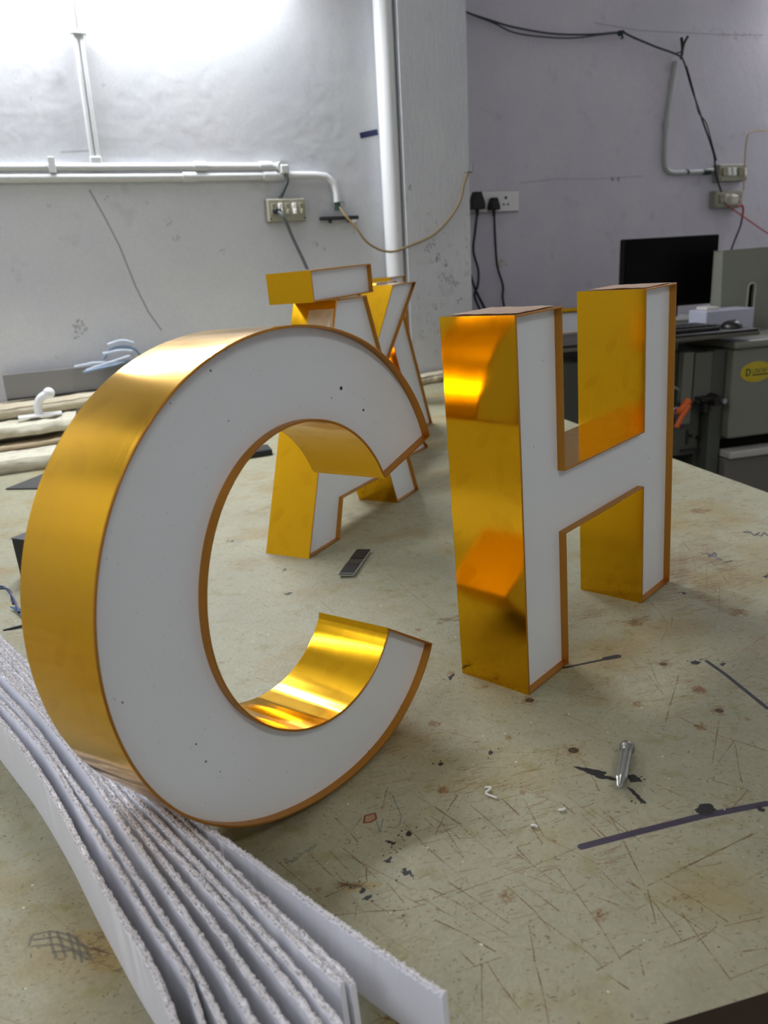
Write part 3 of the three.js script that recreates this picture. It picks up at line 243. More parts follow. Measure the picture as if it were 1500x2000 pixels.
const acrylic = new THREE.MeshPhysicalMaterial({ color: 0xffffff, map: acrylicMap, roughness: 0.24 });
const pvcBack = std(0xd8d8d4, 0.6);
function signedArea(P) { let a = 0; P.forEach((p, i) => { const q = P[(i + 1) % P.length]; a += p[0] * q[1] - q[0] * p[1]; }); return a / 2; }
function inward(P, d) { // offset a closed contour to the left of its travel direction
  const n = P.length; return P.map((p, i) => { const a = P[(i - 1 + n) % n], b = P[(i + 1) % n]; let e1 = [p[0] - a[0], p[1] - a[1]], e2 = [b[0] - p[0], b[1] - p[1]]; const l1 = Math.hypot(...e1), l2 = Math.hypot(...e2); e1 = [e1[0] / l1, e1[1] / l1]; e2 = [e2[0] / l2, e2[1] / l2]; const n1 = [-e1[1], e1[0]], n2 = [-e2[1], e2[0]]; let m = [n1[0] + n2[0], n1[1] + n2[1]]; const ml = m[0] * m[0] + m[1] * m[1]; const k = 2 * d / Math.max(ml, 0.4); return [p[0] + m[0] * k, p[1] + m[1] * k]; });
}
function ribbon(A, zA, B, zB) { // closed band between contour A at depth zA and contour B at depth zB
  const pos = [], uv = []; let len = 0; const n = A.length;
  for (let i = 0; i < n; i++) { const j = (i + 1) % n, a = A[i], b = A[j], c = B[j], d = B[i], l2 = len + Math.hypot(b[0] - a[0], b[1] - a[1]); pos.push(a[0], a[1], zA, b[0], b[1], zA, c[0], c[1], zB, a[0], a[1], zA, c[0], c[1], zB, d[0], d[1], zB); const w = Math.abs(zA - zB) + 0.001; uv.push(len, 0, l2, 0, l2, w, len, 0, l2, w, len, w); len = l2; }
  const g = new THREE.BufferGeometry(); g.setAttribute('position', new THREE.Float32BufferAttribute(pos, 3)); g.setAttribute('uv', new THREE.Float32BufferAttribute(uv, 2)); g.computeVertexNormals(); return g;
}
const DEPTH = 0.0892, RECESS = 0.0085, SHEET = 0.002;
function channelLetter(g, outer, holes = [], depth = DEPTH) {
  if (signedArea(outer) < 0) outer = outer.slice().reverse();
  holes = holes.map((h) => (signedArea(h) > 0 ? h.slice().reverse() : h));
  const smooth = (q) => toCreasedNormals(q, 0.3);
  for (const c of [outer, ...holes]) {
    const i1 = inward(c, SHEET);
    const i0 = inward(c, 0.0007);
    part('return_band', smooth(ribbon(c, -depth, c, -0.0007)), gold, g);
    part('rim', smooth(mergeGeometries([ribbon(c, -0.0007, i0, 0), ribbon(i0, 0, i1, 0), ribbon(i1, 0, i1, -RECESS - 0.002)])), goldRim, g);
  }
  const io = inward(outer, SHEET * 0.8), ih = holes.map((h) => inward(h, SHEET * 0.8));
  const face = new THREE.ExtrudeGeometry(shapeOf(io, ih), { depth: 0.003, bevelEnabled: false, curveSegments: 1 }).translate(0, 0, -RECESS - 0.003);
  part('face', face, acrylic, g);
  part('back_panel', new THREE.ExtrudeGeometry(shapeOf(io, ih), { depth: 0.004, bevelEnabled: false }).translate(0, 0, -depth), pvcBack, g);
  return g;
}
function stand(g, x, z, yaw) { g.position.set(x, TY, z); g.rotation.y = yaw; return g; }
const R = Math.PI / 180;
// letter H
{
  const g = thing('channel_letter', 'gold sided white letter H standing on the table', 'sign letter', 'gold channel letters');
  const a = 0.08507, b = 0.27392, W = 0.36103, v1 = 0.1579, v2 = 0.2312, H = 0.4;
  channelLetter(g, [[0, 0], [a, 0], [a, v1], [b, v1], [b, 0], [W, 0], [W, H], [b, H], [b, v2], [a, v2], [a, H], [0, H]]);
  stand(g, 0.13741, -0.7514, 46.351 * R);
  const film = new THREE.MeshPhysicalMaterial({ color: 0xb89474, roughness: 0.42, transmission: 0.25, thickness: 0 });
  const mk = (u0, u1, z0, z1) => { const q = new THREE.PlaneGeometry(u1 - u0, z1 - z0, 14, 14); q.rotateX(-Math.PI / 2); const p = q.attributes.position; for (let i = 0; i < p.count; i++) { p.setY(i, 0.0006 + 0.0016 * Math.max(0, fbm(p.getX(i) * 90 + u0 * 50, p.getZ(i) * 90, 2) - 0.3)); p.setX(i, p.getX(i) + 0.003 * (vn(p.getZ(i) * 300, 4) - 0.5)); } q.computeVertexNormals(); return q.translate((u0 + u1) / 2, H, (z0 + z1) / 2); };
  part('torn_film', mk(0.012, 0.083, -0.085, -0.006), film, g); part('torn_film', mk(b + 0.012, W - 0.004, -0.08, -0.004), film, g);
}
// letter C: radius as a short Fourier series round its centre
{
  const g = thing('channel_letter', 'big gold sided white letter C standing in front, leaning on the plastic strips', 'sign letter', 'gold channel letters');
  const fo = [0.20872, -0.00281, -0.00033, -0.00158, -0.00039, -0.00365, 0.00026, -0.00282, 0.00156, -0.00027, 0.00055], fi = [0.12515, -0.00216, 0.00017, -0.00819, 0.0008, -0.00171, 0.00061, -0.00028, 0.00096];
  const rad = (w, t) => { let s = w[0]; for (let k = 1; 2 * k < w.length; k++) s += w[2 * k - 1] * Math.cos(k * t) + w[2 * k] * Math.sin(k * t); return s; };
  const arc = (w, c, t0, t1, n, p0, p1) => { const L = []; for (let i = 0; i <= n; i++) { const t = t0 + (t1 - t0) * i / n, r = rad(w, t); L.push([c[0] + r * Math.cos(t), c[1] + r * Math.sin(t)]); } L[0] = p0; L[n] = p1; return L; };
  const out = arc(fo, [0, 0], 0.38528, 5.571, 150, [0.18988, 0.077], [0.15992, -0.13806]), inn = arc(fi, [0.00287, -0.00299], 5.50189, 0.49565, 110, [0.08889, -0.0883], [0.11038, 0.05514]);
  const low = 0.2085;
  channelLetter(g, [...out, ...inn].map(([u, v]) => [u, v + low]));
  for (const [x, y, r] of [[0.0727, 0.1465, 0.0016], [0.0996, 0.1218, 0.0011], [-0.0687, 0.1847, 0.0008], [-0.1429, -0.083, 0.0007], [-0.1375, -0.1015, 0.0008]]) part('dark_speck', cyl(r, 0.0003, x, y + low, -RECESS + 0.0002, 'z', r, 10), std(0x141414, 0.6), g);
  const u = v3(0.61833, 0, -0.78592), v = v3(-0.018307, 0.999729, -0.014403), n = v3(0.785705, 0.023293, 0.618163);
  g.quaternion.setFromRotationMatrix(new THREE.Matrix4().makeBasis(u, v, n));
  g.position.set(-0.06298, 0.20918 + TY + 0.0012, -0.62822).addScaledVector(v, -low);
}
// letter A and the small bar lying on it
const aShape = [[0, 0], [0.096, 0], [0.121, 0.068], [0.285, 0.068], [0.309, 0], [0.4, 0], [0.262, 0.4], [0.163, 0.4]], aHole = [[0.146, 0.14], [0.256, 0.14], [0.206, 0.286], [0.199, 0.286]];
{
  const g = thing('channel_letter', 'gold sided white letter A behind the C with a small bar lying on top', 'sign letter', 'gold channel letters');
  channelLetter(g, aShape, [aHole]); stand(g, -0.1302, -1.2288, 59 * R);
  const q = new THREE.PlaneGeometry(0.052, 0.06, 18, 18), p = q.attributes.position; for (let i = 0; i < p.count; i++) p.setZ(i, 0.0012 + 0.006 * Math.max(0, fbm(p.getX(i) * 150 + 40, p.getY(i) * 70, 2) - 0.25)); q.computeVertexNormals();
  const tape = part('clear_tape', q, new THREE.MeshPhysicalMaterial({ color: 0xf2e2bc, roughness: 0.22, transmission: 0.4, thickness: 0, side: THREE.DoubleSide }), g);
  tape.position.set(0.163 - 0.016, 0.358, -0.028); tape.quaternion.setFromRotationMatrix(new THREE.Matrix4().makeBasis(v3(0, 0, 1), v3(0.377, 0.926, 0), v3(-0.926, 0.377, 0)));
  const b = thing('channel_bar', 'small gold sided white bar lying across the top of letter A', 'sign letter', 'gold channel letters');
  channelLetter(b, [[0, 0], [0.19, 0], [0.19, 0.049], [0, 0.049]], [], 0.0892);
  stand(b, -0.1302 + 0.097 * Math.cos(59 * R), -1.2288 - 0.097 * Math.sin(59 * R), 59 * R); b.position.y += 0.4022; b.rotation.order = 'YXZ'; b.rotation.z = 0.005;
}
// letter X, second A and the I by the wall
{
  const W = 0.33, H = 0.4;
  const g = thing('channel_letter', 'gold sided white letter K standing behind letter A', 'sign letter', 'gold channel letters');
  channelLetter(g, [[0, 0], [0.088, 0], [0.088, 0.13], [0.118, 0.165], [W - 0.112, 0], [W, 0], [W - 0.178, 0.212], [W, H], [W - 0.108, H], [0.088, 0.222], [0.088, H], [0, H]]);
  const yaw = 57 * R; stand(g, 0.126 - W * Math.cos(yaw), -1.942 + W * Math.sin(yaw), yaw);
  const a2 = thing('channel_letter', 'second gold sided letter A, standing behind letter K', 'sign letter', 'gold channel letters');
  channelLetter(a2, aShape, [aHole]); stand(a2, 0.161 - 0.4 * Math.cos(yaw), -2.231 + 0.4 * Math.sin(yaw), yaw);
  const i2 = thing('channel_letter', 'gold sided letter I, farthest of the letters, near the wall pipe', 'sign letter', 'gold channel letters');
  channelLetter(i2, [[0, 0], [0.09, 0], [0.09, H], [0, H]]); stand(i2, 0.085, -2.52, yaw);
}

// ------------------------------------------------------------------ white plastic strips with ragged sawn edges
const STRIPS = [[0.065,[[-0.1335,-0.3214],[-0.1425,-0.3409],[-0.1664,-0.3822],[-0.1963,-0.4229],[-0.2393,-0.4835],[-0.2916,-0.5602],[-0.3514,-0.6404],[-0.3931,-0.6908]]],[0.065,[[-0.1166,-0.3198],[-0.1266,-0.3403],[-0.1449,-0.3766],[-0.173,-0.4135],[-0.2084,-0.4649],[-0.2541,-0.5286],[-0.309,-0.6075],[-0.3562,-0.6679],[-0.4104,-0.7309]]],[0.065,[[-0.1073,-0.3218],[-0.1178,-0.3394],[-0.1421,-0.3796],[-0.1738,-0.425],[-0.2124,-0.4791],[-0.254,-0.5384],[-0.2932,-0.5898],[-0.3569,-0.6759],[-0.419,-0.7507]]],[0.065,[[-0.0864,-0.3197],[-0.0969,-0.3357],[-0.1234,-0.3761],[-0.163,-0.433],[-0.1857,-0.4645],[-0.2423,-0.5455],[-0.2813,-0.6004],[-0.3586,-0.7007],[-0.438,-0.7945]]],[0.06,[[-0.0707,-0.3236],[-0.0804,-0.3382],[-0.103,-0.3691],[-0.1296,-0.4081],[-0.1702,-0.4617],[-0.1935,-0.4924],[-0.2718,-0.5972],[-0.3793,-0.7348],[-0.4519,-0.8238]]],[0.058,[[-0.0543,-0.3251],[-0.0675,-0.3455],[-0.091,-0.3775],[-0.1161,-0.4114],[-0.1544,-0.4609],[-0.1994,-0.5145],[-0.2723,-0.6073],[-0.3877,-0.755],[-0.4629,-0.8481]]],[0.056,[[-0.0405,-0.3253],[-0.0582,-0.3489],[-0.0851,-0.3861],[-0.1188,-0.4286],[-0.1577,-0.4761],[-0.199,-0.5281],[-0.278,-0.6239],[-0.3969,-0.7772],[-0.4743,-0.8734]]],[0.055,[[-0.0505,-0.3666],[-0.0688,-0.3868],[-0.0872,-0.4082],[-0.1144,-0.4408],[-0.1519,-0.4864],[-0.195,-0.5379],[-0.2831,-0.6396],[-0.4079,-0.7988],[-0.4831,-0.8932]]],[0.052,[[-0.0441,-0.3685],[-0.0758,-0.4061],[-0.1056,-0.4401],[-0.1379,-0.4791],[-0.1819,-0.5319],[-0.2896,-0.6582],[-0.419,-0.825],[-0.494,-0.9166]]],[0.05,[[0.0094,-0.357],[-0.0041,-0.3696],[-0.0236,-0.388],[-0.0521,-0.4153],[-0.092,-0.4551],[-0.1288,-0.4924],[-0.163,-0.5252],[-0.1885,-0.5495]]]];
const pvc = std(0xf5f6fc, 0.45), pvcRag = std(0xfbf8f8, 0.9, 0, { vertexColors: true });
const stripLabels = ['white plastic strip with ragged edge, outermost left of the fanned bundle', 'second white ragged plastic strip from the left of the bundle', 'third white ragged strip from the left, touching the second', 'fourth white ragged strip from the left, with a wide pale side', 'fifth white ragged strip from the left of the bundle', 'sixth white ragged strip from the left of the bundle', 'seventh white ragged strip from the left of the bundle', 'white ragged strip with a visible cut end, inner of the last pair', 'white ragged strip at the right side of the bundle, outer of the last pair', 'single white plastic strip lying apart, right of the bundle and below letter C'];
STRIPS.forEach(([h, pts], si) => {
  const th = si === 1 || si === 2 ? 0.0034 : 0.0042, side = si === 2 ? 0.0014 : si === 1 ? -0.0008 : 0;
  const a = pts[pts.length - 2], b = pts[pts.length - 1], l = Math.hypot(b[0] - a[0], b[1] - a[1]);
  const all = pts.map(([x, z]) => v3(x, 0, z)); if (si < 9) all.push(v3(b[0] + (b[0] - a[0]) / l * 0.25, 0, b[1] + (b[1] - a[1]) / l * 0.25));
  const curve = new THREE.CatmullRomCurve3(all, false, 'centripetal'), N = 320;
  const rows = []; const o = curve.getPointAt(0.5);
  for (let i = 0; i <= N; i++) { const t = i / N, p = curve.getPointAt(t), d = curve.getTangentAt(t), n = v3(-d.z, 0, d.x).normalize(); p.addScaledVector(n, side).sub(o); const j1 = (vn(t * 260, si * 9.1) - 0.5) * 0.0026, j2 = (vn(t * 230 + 50, si * 7.7) - 0.5) * 0.0026, e1 = (vn(t * 300, si * 5 + 3) - 0.5) * 0.0012, e2 = (vn(t * 280, si * 3 + 40) - 0.5) * 0.0012; rows.push([p.clone().addScaledVector(n, -th / 2), p.clone().addScaledVector(n, -th / 2 - e1).setY(h - 0.002 + j1), p.clone().setY(h + (vn(t * 400, si) - 0.5) * 0.002), p.clone().addScaledVector(n, th / 2 + e2).setY(h - 0.002 + j2), p.clone().addScaledVector(n, th / 2)]); }
  const pos = [], quad = (p, q, r, s) => { for (const w of [p, q, r, p, r, s]) pos.push(w.x, w.y, w.z); };
  for (let i = 0; i < N; i++) for (let k = 0; k < 4; k++) quad(rows[i][k], rows[i + 1][k], rows[i + 1][k + 1], rows[i][k + 1]);
  for (const r of [rows[0], rows[N]]) { quad(r[0], r[1], r[3], r[4]); pos.push(r[1].x, r[1].y, r[1].z, r[2].x, r[2].y, r[2].z, r[3].x, r[3].y, r[3].z); }
  let g = new THREE.BufferGeometry(); g.setAttribute('position', new THREE.Float32BufferAttribute(pos, 3)); g.computeVertexNormals(); g = toCreasedNormals(g, 0.6);
  const t = thing('plastic_strip', stripLabels[si], 'strip', 'white plastic strips on the table'); t.position.set(o.x, TY, o.z);
  part('board', g, pvc, t);
  const cp = [], cc = [], M = si === 9 ? 3500 : 9000;
  for (let m = 0; m < M; m++) {
    const f = rnd() * N, i = Math.min(N - 1, Math.floor(f)), w = f - i, A = rows[i], B = rows[i + 1], c = rr(0.06, 0.94);
    const e = (k) => A[k].clone().lerp(B[k], w); const p = e(1).lerp(e(3), c); p.y = Math.max(e(2).y, p.y) - 0.001 + (c < 0 || c > 1 ? -0.0012 * rnd() : 0.0008 * rnd());
    const s = rr(0.00035, si === 9 ? 0.0007 : 0.00095), ax = v3(rr(-1, 1), rr(-0.3, 1), rr(-1, 1)).normalize(), bxx = v3(rr(-1, 1), rr(-1, 1), rr(-1, 1)).cross(ax).normalize(), cz = ax.clone().cross(bxx);
    const V = [ax.clone().multiplyScalar(s * rr(1, 1.9)), bxx.clone().multiplyScalar(s * 0.7).addScaledVector(ax, -s * 0.5), bxx.clone().multiplyScalar(-s * 0.5).addScaledVector(cz, s * 0.6).addScaledVector(ax, -s * 0.4), bxx.clone().multiplyScalar(-s * 0.5).addScaledVector(cz, -s * 0.6)].map((q) => q.add(p));
    const tn = rnd() < 0.24 ? rr(0.35, 0.62) : rr(0.88, 1.0); for (const [x, y, z] of [[0, 1, 2], [0, 2, 3], [0, 3, 1], [1, 3, 2]]) for (const q of [V[x], V[y], V[z]]) { cp.push(q.x, q.y, q.z); cc.push(tn, tn * 0.975, tn * 0.965); }
  }
  const cg = new THREE.BufferGeometry(); cg.setAttribute('position', new THREE.Float32BufferAttribute(cp, 3)); cg.setAttribute('color', new THREE.Float32BufferAttribute(cc, 3)); cg.computeVertexNormals();
  part('ragged_edge', cg, pvcRag, t).userData = { kind: 'stuff' };
});

// ------------------------------------------------------------------ things on the left wall
const conduit = std(0xd2d4d4, 0.4), cableGrey = std(0x5d6466, 0.55), black = std(0x0c0c0d, 0.5), blackCable = std(0x14181a, 0.5), cream = std(0xa09e8a, 0.5), yellowCable = std(0x84704a, 0.6);
const W_ = (name, label, cat, s, t, o, group) => orient(thing(name, label, cat, group), WALL, s, t, o);
{
  let g = W_('wall_conduit', 'upper of the two horizontal white conduit pipes on the wall', 'pipe', -1.4, 0.762, WL + 0.0145, 'wall conduits');
  part('pipe', tube([[-1.8, 0.01, 0], [-0.5, 0.003, 0], [0.2, 0, 0], [0.84, -0.003, 0]], 0.0125, 60, 14), conduit, g);
  for (const x of [0.57, 0.79]) part('coupling', cyl(0.0155, 0.04, x, -0.001, 0, 'x'), conduit, g);
  part('saddle_clip', bx(0.02, 0.045, 0.006, 0.125, 0.006, 0.012, 0.002), conduit, g);
  part('end_box', [cyl(0.019, 0.03, 0.845, -0.004, 0.004, 'z'), bx(0.03, 0.03, 0.03, 0.85, -0.012, 0.008, 0.006)], conduit, g);
  g = W_('wall_conduit', 'lower horizontal white conduit pipe with an elbow bending down', 'pipe', -1.4, 0.735, WL + 0.0155, 'wall conduits');
  part('pipe', tube([[-1.8, 0.01, 0], [-0.5, 0.003, 0], [0.4, -0.003, 0], [0.96, -0.005, 0], [1.0, -0.008, 0], [1.025, -0.025, 0.002], [1.034, -0.05, 0.004], [1.036, -0.092, 0.006]], 0.0135, 90, 14), conduit, g);
  for (const x of [0.532, 0.8]) part('coupling', cyl(0.0165, 0.045, x, -0.003, 0, 'x'), conduit, g);
  part('dark_collar', cyl(0.0115, 0.03, 1.037, -0.104, 0.006, 'y', 0.009), std(0x173a33, 0.5), g);
  g = W_('vertical_conduit', 'pair of thin white pipes running up the wall to the lamp', 'pipe', -1.145, 0.774, WL + 0.009);
  part('pipe', tube([[-0.009, -0.005, 0], [-0.005, 0.3, 0], [0.004, 0.6, 0], [0.006, 0.63, 0]], 0.0068, 30, 10), conduit, g);
  part('pipe', tube([[0.007, -0.005, 0], [0.01, 0.3, 0], [0.018, 0.6, 0], [0.02, 0.63, 0]], 0.0068, 30, 10), conduit, g);
  part('saddle_clip', [bx(0.042, 0.012, 0.007, 0.004, 0.352, 0.006, 0.003), cyl(0.006, 0.008, -0.016, 0.352, 0.004, 'z'), cyl(0.006, 0.008, 0.024, 0.352, 0.004, 'z')], conduit, g);
  part('socket_end', bx(0.034, 0.026, 0.02, -0.001, 0.006, 0.002, 0.005), conduit, g);
  g = W_('drain_pipe', 'thick white vertical pipe in the corner beside the pillar', 'pipe', -0.158, 0, WL + 0.034);
  part('pipe', cyl(0.0325, 2.6, 0, 1.2, 0, 'y', 0.0325, 28), std(0xdfe1e2, 0.38), g);
  part('coupling', cyl(0.0332, 0.08, 0, 1.7, 0, 'y', 0.0332, 28), std(0xdfe1e2, 0.38), g);
}
function switchBoard(name, label, s, t, o, w, h, n, on) {
  const g = W_(name, label, 'switchboard', s, t, o);
  part('box', bx(w, h, 0.03, 0, 0, 0.015, 0.004), std(0x8a897c, 0.5), g);
  part('plate', bx(w * 0.97, h * 0.94, 0.008, 0, 0, 0.034, 0.003), cream, g);
  for (let i = 0; i < n; i++) { const x = -w / 2 + w * (i + 0.75) / (n + 0.5); const k = part('switch', bx(w / n * 0.5, h * 0.46, 0.01, x, 0.004, 0.042, 0.002), on.includes(i) ? std(0xf0f0ec, 0.4) : std(0x8f8c76, 0.5), g); part('rocker', bx(w / n * 0.34, h * 0.2, 0.008, x, -0.006, 0.048, 0.002), on.includes(i) ? std(0xf6f6f2, 0.35) : std(0xa7a48c, 0.45), k); }
  for (const x of [-1, 1]) part('screw', cyl(0.003, 0.004, x * w * 0.45, -h * 0.36, 0.039, 'z'), std(0x55534a, 0.4, 0.7), g);
  return g;
}
{
  const g = switchBoard('switch_board', 'dusty cream switchboard with a plugged cable below the wall conduits', -0.555, 0.622, WL, 0.135, 0.075, 5, [1, 3]);
  part('plug', bx(0.026, 0.016, 0.03, -0.043, -0.004, 0.055, 0.005), black, g);
  single('lead_cable', 'dark short cable between conduit end and cream switchboard', 'cable', tube([[-0.549, 0.74, WL + 0.03], [-0.545, 0.715, WL + 0.034], [-0.556, 0.69, WL + 0.03], [-0.572, 0.658, WL + 0.02]].map(([s, t, o]) => inFrame(WALL, s, t, o).toArray()), 0.006, 24, 8), std(0x3a4440, 0.6));
  single('grey_cable', 'grey cable slanting down from the cream switchboard behind the letters', 'cable', tube([[-0.598, 0.616, WL + 0.072], [-0.588, 0.6, WL + 0.085], [-0.552, 0.532, WL + 0.06], [-0.508, 0.436, WL + 0.05], [-0.46, 0.3, WL + 0.05], [-0.43, 0.12, WL + 0.05], [-0.42, -0.002, WL + 0.05]].map(([s, t, o]) => inFrame(WALL, s, t, o).toArray()), 0.0055, 60, 8), cableGrey);
  single('yellow_cable', 'yellowish cable sagging from conduit end across the pipe to the pillar', 'cable', tube([[-0.362, 0.632, WL + 0.025], [-0.35, 0.6, WL + 0.05], [-0.32, 0.555, WL + 0.07], [-0.28, 0.502, 0.008], [-0.202, 0.47, 0.012], [-0.118, 0.487, 0.012], [-0.011, 0.526, 0.012], [0.088, 0.62, 0.012], [0.118, 0.7, 0.01], [0.132, 0.726, 0.008]].map(([s, t, o]) => inFrame(WALL, s, t, o).toArray()), 0.0042, 80, 8), yellowCable);
  const hk = W_('cable_hook', 'small grey hook at the pillar edge holding the yellowish cable', 'hook', 0.138, 0.73, 0.0);
  part('pin', tube([[-0.012, 0, 0.002], [-0.006, 0, 0.012], [0.008, 0, 0.012], [0.012, 0.01, 0.012], [0.012, 0.03, 0.012]], 0.003, 20, 6), std(0x7a7a78, 0.5, 0.5), hk);
  const b = W_('wall_bracket', 'short black metal bracket with a white knob beside the switchboard', 'bracket', -0.358, 0.592, WL);
  part('bar', bx(0.14, 0.012, 0.03, 0, 0, 0.015, 0.003), std(0x2c2c2e, 0.5), b);
  for (const x of [-0.035, 0.035]) part('stud', cyl(0.006, 0.012, x, -0.01, 0.016, 'y'), std(0x262628, 0.5), b);
  part('white_knob', new THREE.SphereGeometry(0.011, 14, 10).scale(1.3, 0.8, 0.9).translate(0.052, -0.012, 0.02), whitePlastic, b);
  const t = W_('blue_tape', 'small strip of blue tape stuck on the wall beside the vertical pipe', 'tape', -0.218, 0.865, WL + 0.0006);
  part('strip', bx(0.07, 0.019, 0.0008, 0, 0, 0), std(0x1d2754, 0.5), t); t.rotateZ(0.18);
}

// ------------------------------------------------------------------ things on the recessed right wall
const wallCord = (pts, r, seg = 60) => tube(pts.map(([s, t, o]) => inFrame(WALL, s, t, o).toArray()), r, seg, 7);
const wp = (L, o) => L.map(([s, t]) => [s, t, o]);
{
  single('black_cable', 'upper strand of the black cable pair sagging on the grey wall', 'cable', wallCord(wp([[0.2, 1.4], [0.335, 1.347], [0.464, 1.32], [0.56, 1.304], [0.761, 1.289], [0.971, 1.297], [1.108, 1.312]], WR + 0.02), 0.0038), std(0x2a2e33, 0.6), 'black cables on the grey wall');
  single('black_cable', 'lower strand of the black cable pair sagging on the grey wall', 'cable', wallCord(wp([[0.2, 1.395], [0.335, 1.342], [0.475, 1.308], [0.56, 1.282], [0.71, 1.272], [0.865, 1.276], [0.999, 1.294], [1.108, 1.308]], WR + 0.03), 0.0032), std(0x3a3e43, 0.6), 'black cables on the grey wall');
  single('black_cable', 'black cable from the knot, over the hook, down to the switchboards', 'cable', wallCord(wp([[1.108, 1.311], [1.117, 1.304], [1.282, 1.262], [1.439, 1.228], [1.458, 1.213], [1.519, 1.101], [1.593, 0.976], [1.682, 0.823], [1.702, 0.744], [1.744, 0.663]], WR + 0.05), 0.0045, 120), blackCable, 'black cables on the grey wall');
  single('black_cable', 'thin slack black wire looping beside the long hanging cable', 'cable', wallCord(wp([[1.47, 1.19], [1.525, 1.08], [1.56, 1.0], [1.605, 0.965], [1.66, 0.86], [1.69, 0.8]], WR + 0.0595), 0.0028), blackCable, 'black cables on the grey wall');
  const k = W_('cable_knot', 'dark knot of tape where the sagging cables meet', 'knot', 1.112, 1.306, WR + 0.03);
  part('tape', [new THREE.SphereGeometry(0.013, 12, 8).scale(1.2, 0.9, 0.8), tube([[0.004, 0, 0], [0.012, -0.016, 0.004], [0.002, -0.02, 0.004]], 0.004, 12, 6)], std(0x21303a, 0.7), k);
  const h = W_('cable_tie', 'black forked cable tie on a nail at the top of the hanging cable', 'cable tie', 1.455, 1.25, WR + 0.03);
  part('band', tube([[0, -0.03, 0.01], [0.002, 0.01, 0.012], [-0.008, 0.055, 0.012]], 0.007, 16, 7), black, h); part('tail', tube([[0.002, -0.01, 0.01], [0.008, 0.03, 0.014], [0.026, 0.06, 0.016]], 0.006, 16, 7), black, h);
  part('nail', cyl(0.003, 0.05, 0, 0.0, -0.006, 'z'), std(0x6b5640, 0.6, 0.5), h);
  const c = W_('wall_conduit', 'grey white conduit with a bottom elbow leading to the right switchboards', 'pipe', 1.42, 0.76, WR + 0.0125, 'wall conduits');
  part('pipe', tube([[0.03, 0.456, 0], [0.0, 0.258, 0], [-0.006, 0.2, 0], [-0.007, 0.06, 0], [-0.002, 0.025, 0], [0.012, 0.004, 0], [0.04, -0.006, 0], [0.13, -0.006, 0], [0.225, -0.004, 0], [0.3, 0.002, 0]], 0.011, 90, 12), std(0xaab0ac, 0.5), c);
  part('coupling', cyl(0.014, 0.03, -0.006, 0.2, 0, 'y'), std(0xaab0ac, 0.5), c);
  for (const [x, col] of [[0.135, 0x3c3a36], [0.26, 0x1c2a2c]]) part('tape_band', cyl(0.0125, x > 0.2 ? 0.05 : 0.012, x, -0.004, 0, 'x'), std(col, 0.6), c);
  switchBoard('switch_board', 'upper of two dusty switchboards on the right wall', 1.83, 0.748, WR, 0.19, 0.078, 5, [1, 2, 4]);
  const s2 = switchBoard('switch_board', 'lower of two dusty switchboards, red wires hanging from it', 1.815, 0.629, WR, 0.185, 0.08, 4, [1, 2]);
  part('white_plug', bx(0.05, 0.045, 0.04, -0.004, -0.006, 0.06, 0.01), std(0xc9c6b4, 0.5), s2);
  single('yellow_wire', 'thin yellowish wire dropping to the upper right switchboard', 'wire', wallCord(wp([[2.25, 0.94], [2.032, 0.934], [1.925, 0.928], [1.892, 0.915], [1.884, 0.88], [1.884, 0.786], [1.891, 0.666]], WR + 0.052), 0.003), std(0xa8905a, 0.6));
  single('red_wire', 'red wire running off to the right below the switchboards', 'wire', wallCord(wp([[1.79, 0.598], [1.936, 0.528], [2.108, 0.449], [2.4, 0.34]], WR + 0.055), 0.0035), std(0xb03a34, 0.5), 'red wires');
  single('red_wire', 'short red wire end curling down from the lower switchboard', 'wire', wallCord(wp([[1.85, 0.592], [1.884, 0.598], [1.895, 0.577], [1.892, 0.54]], WR + 0.055), 0.0048, 30), std(0xa02226, 0.5), 'red wires');
  single('black_cable', 'black wire dropping from the red wire behind the grey panel', 'cable', wallCord(wp([[1.893, 0.545], [1.886, 0.506], [1.86, 0.45], [1.835, 0.395], [1.815, 0.33], [1.81, 0.2]], WR + 0.055), 0.0045, 40), blackCable, 'black cables on the grey wall');
  const so = W_('socket_plate', 'white plate of three power sockets beside the pillar', 'socket', 0.452, 0.65, WR);
  part('plate', bx(0.3, 0.08, 0.014, 0, 0, 0.007, 0.003), std(0xe4e3e1, 0.45), so); part('frame', bx(0.31, 0.088, 0.006, 0, 0, 0.003, 0.002), std(0xa8a6a4, 0.5), so);
  for (const [x, y, r] of [[0.083, 0.014, 0.006], [0.072, -0.012, 0.0045], [0.094, -0.012, 0.0045]]) part('pin_hole', cyl(r, 0.002, x, y, 0.0142, 'z'), std(0x2a2a2a, 0.7), so);
  const plug = (label, s, t, w, h2) => { const p = W_('power_plug', label, 'plug', s, t, WR + 0.014, 'black plugs in the socket plate'); const sh = shapeOf([[-w / 2, -h2 / 2], [w / 2, -h2 / 2], [w / 2 * 1.0, -h2 * 0.2], [w * 0.2, h2 / 2], [-w * 0.2, h2 / 2], [-w / 2, -h2 * 0.2]]); part('body', new THREE.ExtrudeGeometry(sh, { depth: 0.028, bevelEnabled: true, bevelSize: 0.004, bevelThickness: 0.006, bevelSegments: 3 }).translate(0, 0, 0.006), black, p); part('strain_relief', cyl(0.0065, 0.035, 0, -h2 / 2 - 0.012, 0.02, 'y', 0.009), black, p); };
  plug('larger triangular black plug, next to the pillar', 0.379, 0.654, 0.056, 0.06); plug('smaller black plug, second from the pillar', 0.461, 0.64, 0.036, 0.04);
